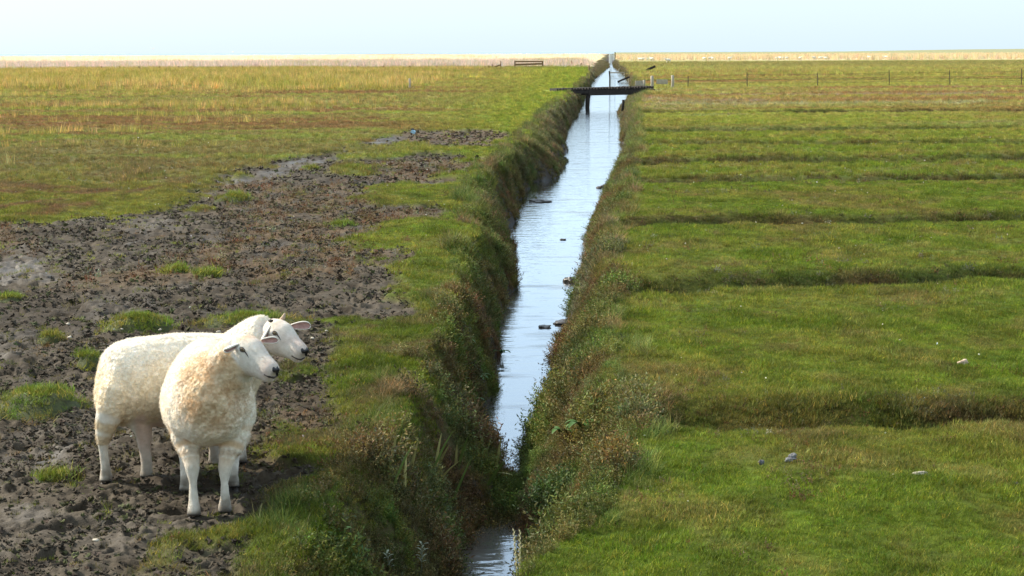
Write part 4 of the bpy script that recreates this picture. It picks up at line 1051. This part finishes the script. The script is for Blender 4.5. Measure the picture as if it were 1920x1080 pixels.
# wire fence running off to the right
fx = [(1290,163.5,142), (1401,163,136), (1533,163,136), (1667.5,161,132), (1781,160,132), (1915,160,129), (2060,159.5,129)]
wf = empty('wire_fence', on_z(1533, 163, .03)); tag(wf, 'wire fence on thin rusty stakes across the right field', 'fence')
tops = [on_y(1261, 143, 92)]
for u, vb, vt in fx:
    b = on_z(u, vb, .03); t = on_y(u + random.uniform(-.6, .6), vt, b.y); m = MB(); m.tube([b - Vector((0, 0, .3)), b, t], [.025, .025, .022], 6); child(m, 'post', M_STEEL, wf); tops.append(t)
for k in (.12, .42, .70):
    m = MB()
    for a_, b_ in zip(tops[:-1], tops[1:]):
        q0, q1 = (Vector((q.x, q.y - .04, lerp(q.z, .03, k))) for q in (a_, b_)); mid = (q0 + q1) / 2 - Vector((0, 0, .03)); m.tube([q0, mid, q1], .005, 4, False)
    child(m, 'wire', M_STEEL, wf)

# stakes along the reed bed, a hurdle and a broken rail
for ip, u in enumerate((40, 76, 190, 224, 260, 299, 335, 414, 454, 487, 671, 719, 768, 819, 870)):
    o = post('fence_post', u, 131.5 - (u / 870) * 1.5, u + random.uniform(-.5, .5), 124.5 - (u / 870) * 1.5, .09, M_WOOD_BROWN, f'low brown stake along the left reed bed, {ORD[ip]} from the left', 'fence post', 'stakes along the left reed bed', foot=.4, n=5)
hd = empty('wooden_hurdle', on_z(992, 128, 0)); tag(hd, 'brown wooden rail hurdle standing before the pale reeds', 'hurdle'); yh = on_z(992, 128).y
for u in (965.5, 1017.5):
    m = MB(); b, t = on_y(u, 128, yh), on_y(u, 114, yh); m.beam(b - Vector((0, 0, .2)), t, .16, .16); child(m, 'post', M_WOOD_BROWN, hd)
for v0, v1, h in ((115.5, 115.3, .16), (121.3, 119.5, .22), (126.6, 126.0, .22)):
    m = MB(); m.beam(on_y(965, v0, yh - .12), on_y(1018.5, v1, yh - .12), .06, h); child(m, 'rail', M_WOOD_BROWN, hd)
br_ = empty('broken_rail', on_z(930, 129, 0)); tag(br_, 'broken rail leaning on brown stakes left of the hurdle', 'fence'); yb = on_z(930, 129).y
for u, vt in ((916.5, 122.5), (923, 120.5), (939, 114.5)):
    m = MB(); m.beam(on_y(u, 130, yb), on_y(u, vt, yb), .11, .11); child(m, 'stake', M_WOOD_BROWN, br_)
m = MB(); m.beam(on_y(921, 128, yb - .1), on_y(939, 121.5, yb - .1), .07, .16); child(m, 'rail', M_WOOD_BROWN, br_)
for (u, vb, ut, vt), lab in zip([(1050,126,1050,116.5), (1072.5,124,1071.5,114), (1087,125.5,1090.5,118), (1104,134,1104.5,122.5)],
        ['thin brown stake right of the hurdle', 'thin brown stake among the reeds between hurdle and ditch', 'slanting stake in the reeds near the ditch', 'dark stake on the left bank top beyond the footbridge']):
    post('stake', u, vb, ut, vt, .07, M_WOOD_BROWN, lab, 'stake')

# sluice where the ditch meets the horizon
sl = empty('sluice', on_y(1148, 116, 330)); tag(sl, 'small pale sluice frame at the far end of the ditch', 'sluice')
for u, v0, v1, w, mt in ((1144.5, 119, 101, .5, M_WHITE), (1150, 113, 102, .4, M_WHITE)):
    m = MB(); m.beam(on_y(u, v0, 330), on_y(u, v1, 330), w, w); child(m, 'post', mt, sl)
m = MB(); m.beam(on_y(1143, 104, 330), on_y(1152, 103.6, 330), .3, .35); child(m, 'crossbeam', M_WHITE, sl)
m = MB(); m.box(on_y(1147, 107.5, 330.3), (.55, .08, .8)); child(m, 'gate_board', M_WHITE, sl)
m = MB(); m.beam(on_y(1153.5, 108, 330), on_y(1153.2, 97.5, 330), .16, .16); child(m, 'signal_post', M_WOOD_DARK, sl)

# ------------------------------------------------------------------ lone plants on the banks
M_LEAF = plain('broad_leaf', (.050,.105,.018), .55, .3, 12, .3, .2)
M_LEAFG = plain('grey_leaf', (.27,.29,.20), .7, .2, 20, .2)
M_BLADE = plain('sedge_blade', (.46,.42,.16), .6, .35, 6, .1)
M_BLADEG = plain('green_blade', (.13,.19,.04), .6, .35, 6, .1)
M_SEED = plain('seed_head', (.72,.60,.34), .8, .2, 60, .2)
def leaf_mesh(name, base, d, L, w, mat, root, droop=.9, lift=.9):
    d = Vector((d[0], d[1], 0)).normalized(); s_ = Vector((-d.y, d.x, 0)); V, Fs = [], []; p_ = Vector(base); th = lift; n = 8
    for i in range(n + 1):
        t = i / n; hw = w * (math.sin(math.pi * min(t * .92 + .06, 1)) ** .8) + .001
        V += [p_ - s_ * hw + Vector((0, 0, hw * .35)), p_.copy(), p_ + s_ * hw + Vector((0, 0, hw * .35))]
        p_ = p_ + (d * math.cos(th) + Vector((0, 0, 1)) * math.sin(th)) * (L / n); th -= (lift + droop) / n * 1.1
    for i in range(n):
        for k in (0, 1): Fs.append((3*i+k, 3*i+k+1, 3*i+k+4, 3*i+k+3))
    return mesh_obj(name, [v - root.location for v in V], Fs, mat, root, True)
def bank_at(u, v):
    """where the view through a pixel meets the ground"""
    d = ray(u, v)
    for Y in np.arange(5.5, 45, .03):
        k = Y / d.y; x = d.x * k; z = CAM_H + d.z * k
        if z < gz(x, Y): return Vector((x, Y, z))
    return on_z(u, v)
for u, v, n, L, w, lab, dirs in [(893, 742, 7, .24, .024, 'largest broad leaved plant arching over the dark water of the left bank', None), (868, 676, 4, .17, .028, 'bright broad leaves on the left bank well up from the water', None),
        (880, 790, 5, .20, .022, 'dark broad leaved plant low on the left bank by the wet mud', None), (940, 690, 4, .15, .02, 'small broad leaved plant at the left edge of the water', None), (936, 640, 3, .14, .022, 'pale curled leaves on the left bank above the small plant', None),
        (1088, 842, 6, .17, .026, 'broad green leaves among red plants on the right bank', None), (1050, 852, 3, .15, .022, 'dull grey green leaves low on the right bank', None)]:
    b = bank_at(u, v); root = empty('broad_leaf_plant', b); tag(root, lab, 'plant', 'broad leaved plants on the ditch banks')
    for k in range(n):
        a_ = 6.283 * k / n + random.uniform(-.5, .5); leaf_mesh('leaf', b + Vector((0, -.05, .14)), (math.cos(a_), math.sin(a_) - .5), L * .8 * random.uniform(.75, 1.15), w * .75 * random.uniform(.8, 1.2), M_LEAF, root, random.uniform(.5, 1.1), random.uniform(.8, 1.25))
def blade_mesh(name, root, base, tip, w, mat, sag=.12):
    base, tip = Vector(base), Vector(tip); V, Fs = [], []; s_ = Vector((1, .35, 0)).normalized(); n = 6; L = (tip - base).length
    for i in range(n + 1):
        t = i / n; q = base.lerp(tip, t) + Vector((0, 0, L * sag * math.sin(math.pi * t))); hw = w * (1 - t**2.5) + .0004
        V += [q - s_ * hw, q + Vector((0, -.003, 0)), q + s_ * hw]
    for i in range(n):
        for k in (0, 1): Fs.append((3*i+k, 3*i+k+1, 3*i+k+4, 3*i+k+3))
    return mesh_obj(name, [v - root.location for v in V], Fs, mat, root, True)
def clump(u, v, strokes, label, w=.0085):
    b = bank_at(u, v); root = empty('sedge_clump', b); tag(root, label, 'sedge', 'sedge clumps on the left bank')
    for j, (u0, v0, u1, v1) in enumerate(strokes):
        q0 = bank_at(u0, v0); blade_mesh('blade', root, q0 + Vector((0, -.06, .05)), on_y(u1, v1 - 34, q0.y - .10 - random.uniform(-.05, .08)), w * random.uniform(.8, 1.2), M_BLADE if j % 3 else M_BLADEG, random.uniform(.02, .08))
clump(765, 905, [(741,922,773,870),(770,905,785,858),(760,930,762,880),(742,862,752,838),(756,860,770,845),(735,880,745,845)], 'pale upright sedge blades on the left bank, nearest the sheep')
clump(835, 880, [(812,898,850,842),(820,892,842,868),(855,890,857,866),(858,892,880,848),(818,922,862,898),(862,900,885,895),(800,880,782,835),(818,880,828,845)], 'thick clump of pale crossing sedge blades on the left bank')
clump(925, 905, [(915,920,948,896),(932,896,962,925),(930,890,940,852),(850,950,885,890)], 'sedge blades leaning over the narrow water')
# feathery green bush and grey sprigs
b = bank_at(1062, 930); fb = empty('feathery_bush', b); tag(fb, 'feathery dark green bush on the right bank beside the grass edge', 'bush')
n = 46; P = np.stack([RNG.normal(0, .10, n), RNG.normal(0, .09, n), RNG.uniform(-.03, .03, n)], -1)
tag(scatter('foliage', P, up_rot(n, .35), RNG.uniform(.9, 1.35, n), RNG.integers(0, 4, n), jitter(np.tile([.075,.115,.030], (n, 1)), .25), T_BUSH, fb), kind='stuff')
def sprig(u, v, h, label, nl=16):
    b = bank_at(u, v); root = empty('leafy_sprig', b); tag(root, label, 'plant', 'grey leafy sprigs in the foreground')
    m = MB(); top = b + Vector((random.uniform(-.02, .02), -.02, h)); m.tube([b - Vector((0, 0, .03)), b.lerp(top, .5), top], [.003, .0025, .0015], 6); child(m, 'stem', M_LEAFG, root)
    for k in range(nl):
        t = .3 + .7 * k / nl; a_ = k * 2.4; leaf_mesh('leaf', b.lerp(top, t), (math.cos(a_), math.sin(a_)), .035 * random.uniform(.7, 1.2), .0045, M_LEAFG, root, .1, 1.0)
sprig(790, 1072, .15, 'taller grey leafy sprig left of the pool at the bottom edge'); sprig(733, 1078, .11, 'shorter grey leafy sprig at the bottom edge, left of the taller one', 12)
sprig(1015, 1010, .08, 'small grey leafy sprig on the right bank beside the bottom pool', 10)
for (u0, v0, u1, v1), lab in zip([(971, 1095, 963, 992), (973, 1095, 975, 994)], ['left one of two pale grass seed stalks at the bottom edge', 'right one of two pale grass seed stalks at the bottom edge']):
    Y = 6.35; q0, q1 = on_y(u0, v0 + 25, Y), on_y(u1, v1, Y); root = empty('seed_stalk', q0); tag(root, lab, 'grass stalk', 'pale seed stalks')
    m = MB(); m.tube([q0, q0.lerp(q1, .5) + Vector((.003, 0, 0)), q1], [.0022, .0018, .001], 6); child(m, 'stem', M_BLADE, root)
    for k in range(16):
        t = .42 + .58 * k / 16; q = q0.lerp(q1, t); m = MB(); m.tube([q, q + Vector((.002 * (-1)**k, -.001, .006)), q + Vector((.004 * (-1)**k, -.001, .014))], [.0008, .0022, .0006], 6); child(m, 'seed', M_SEED, root)

# ------------------------------------------------------------------ stones, scraps and lumps
def lump(name, p_, size, mat, label, cat, group=None, seed=0, sub=3, flat=.6, rot=0):
    bm = bmesh.new(); bmesh.ops.create_icosphere(bm, subdivisions=sub, radius=1); o_ = Vector((seed * 7.3, seed * 3.1, 1))
    for v_ in bm.verts:
        k = 1 + .55 * mnoise.noise(v_.co * 1.1 + o_) + .28 * mnoise.noise(v_.co * 2.6 + o_) + .10 * mnoise.noise(v_.co * 6 + o_); v_.co = Vector((v_.co.x * size[0], v_.co.y * size[1], v_.co.z * size[2])) * k
    me = bpy.data.meshes.new(name); bm.to_mesh(me); bm.free(); me.polygons.foreach_set('use_smooth', [True] * len(me.polygons)); me.materials.append(mat)
    o = link(bpy.data.objects.new(name, me)); o.location = p_; o.rotation_euler = (0, 0, rot); return tag(o, label, cat, group)
b = on_z(1482, 864, .03); st = empty('stone', b); tag(st, 'grey two-part stone with a dark split lying on the near right turf', 'stone')
for off, sz, mt in (((.012, .01, .018), (.017,.016,.016), M_STONE), ((-.010, -.012, .006), (.020,.016,.011), M_STONE), ((.004, -.004, .014), (.021,.017,.005), M_STONE_DARK)):
    o = lump('piece', off, sz, mt, None, None, None, int(sz[0] * 999)); o.parent = st
lump('stone', on_z(1427, 868, .035), (.014,.013,.014), M_STONE_DARK, 'small dark stone left of the split grey stone', 'stone', seed=3)
lump('driftwood', on_z(1726, 888, .04), (.035,.012,.009), M_STONE_PALE, 'flat pale piece of driftwood in the near right turf', 'driftwood', seed=4)
lump('dung', on_z(1905, 909, .035), (.022,.02,.014), M_MUDLUMP, 'dark brown dropping on the turf at the right edge', 'dung', seed=5)
lump('mushroom', on_z(1805, 680, .04), (.030,.022,.020), M_PINKSTONE, 'tan lump in the grass on the second strip at right', 'mushroom', seed=6)
for i, (u, v, s_, lab) in enumerate([(128,607,.020,'pale pebble in the mud left of the bright hummock'), (131,632,.022,'pale pebble below the first one left of the bright hummock'), (300,618,.017,'white pebble on the front of the bright hummock'), (229,617,.013,'tiny white pebble on the left flank of the bright hummock'),
        (410,622,.022,'cream pebble between the hummocks behind the sheep'), (180,1013,.018,'white shell scrap in the mud at the bottom left'), (586,634,.020,'pinkish pebble right of the rear sheep head'), (612,620,.014,'small white pebble at the mud edge right of the rear sheep'), (1047,247,.0,'')]):
    if s_: lump('pebble', on_z(u, v, .035), (s_ * .72, s_ * .6, s_ * .42), M_STONE_PALE, lab, 'pebble', None, 20 + i, 2)
for i, (u, v, sx, sz, lab) in enumerate([(1135,350,.16,.09,'wet mud lump at the right water edge below the upper bend'), (1123,352,.09,.05,'small wet mud lump next to the larger one at the right water edge'), (1152,337,.09,.07,'round mud lump above the others at the right water edge'), (1068,528,.11,.09,'dark mud block standing in the water at the right bank'),
        (1056,606,.13,.05,'flat weedy mud lump jutting from the right bank'), (1022,613,.09,.025,'low weedy snag in the middle of the water'), (1012,378,.28,.06,'long mud spit at the left bank in the bend'), (868,815,.13,.07,'glistening mud lump on the left bank by the narrow water'), (1055,449,.06,.02,'tiny mud snag in the middle of the stream')]):
    lump('mud_lump', on_z(u, v, ZW + .005), (sx * .7, sx * .8, sz * .7), M_MUDLUMP, lab, 'mud lump', None, 40 + i)
q = on_z(775, 247, .05); m = MB(); m.box(q, (.10,.07,.07), Matrix.Rotation(.4, 3, 'Y'), .02); sc_ = m.build('plastic_scrap', M_BLUE, None, False, q); sc_.location = q; tag(sc_, 'pale blue plastic scrap at the head of the mud channel', 'litter')
m = MB(); m.box(q + Vector((-.02, 0, .06)), (.06,.04,.04), None, .015); m.build('cap', M_STONE_DARK, sc_, False, q)
# white flecks (shell and daisy heads) strewn on turf and mud
X, Y = sample(.9, 6, 40); k = ((X > ditch(Y)[3] + .1) | (X < ditch(Y)[0] - .2)); X, Y = X[k], Y[k]; mu = zones(X, Y)[0]
k = RNG.random(len(X)) < .35 + .4 * ss(.1, .4, fbm(X * .8, Y * .6, 3, 801)); X, Y, mu = X[k], Y[k], mu[k]
tag(scatter('shell_fragments', np.stack([X, Y, height(X, Y, mu) + .025], -1), up_rot(len(X), .5), RNG.uniform(.003, .007, len(X)) * (.7 + Y / 20), RNG.integers(0, 6, len(X)), jitter(np.tile([.70,.64,.52], (len(X), 1)), .12), T_CLOD), kind='stuff')
# gulls over the far shore
for (u, v, sp, rz), lab in zip([(286.5, 92, .62, 1.2), (437, 97.5, .62, .1)], ['white gull in the sky low over the left horizon, wings raised', 'white gull gliding just above the left horizon, right of the other']):
    q = on_y(u, v, 420); g_ = empty('gull', q, rz); tag(g_, lab, 'gull', 'gulls above the horizon')
    m = MB(); m.tube([(-.22,0,0), (-.1,0,.01), (.1,0,.02), (.2,0,.03), (.26,0,.02)], [.02, .07, .075, .05, .01], 8); m.build('body', M_WHITE, g_, True)
    for sg in (-1, 1):
        up = .75 if rz > 1 else .25
        V = [(.08,0,.05), (-.08,0,.04), (.14,sg*sp*.5,.05+sp*.5*up), (-.04,sg*sp*.5,.04+sp*.5*up), (-.02,sg*sp,.05+sp*.75*up), (-.08,sg*sp*.97,.05+sp*.72*up)]
        V += [(x_, y_, z_ - .02) for x_, y_, z_ in V]
        mesh_obj('wing', V, [(0,1,3,2),(2,3,5,4),(7,6,8,9),(9,8,10,11),(0,2,8,6),(2,4,10,8),(1,7,9,3),(3,9,11,5),(4,5,11,10)], M_WHITE, g_)
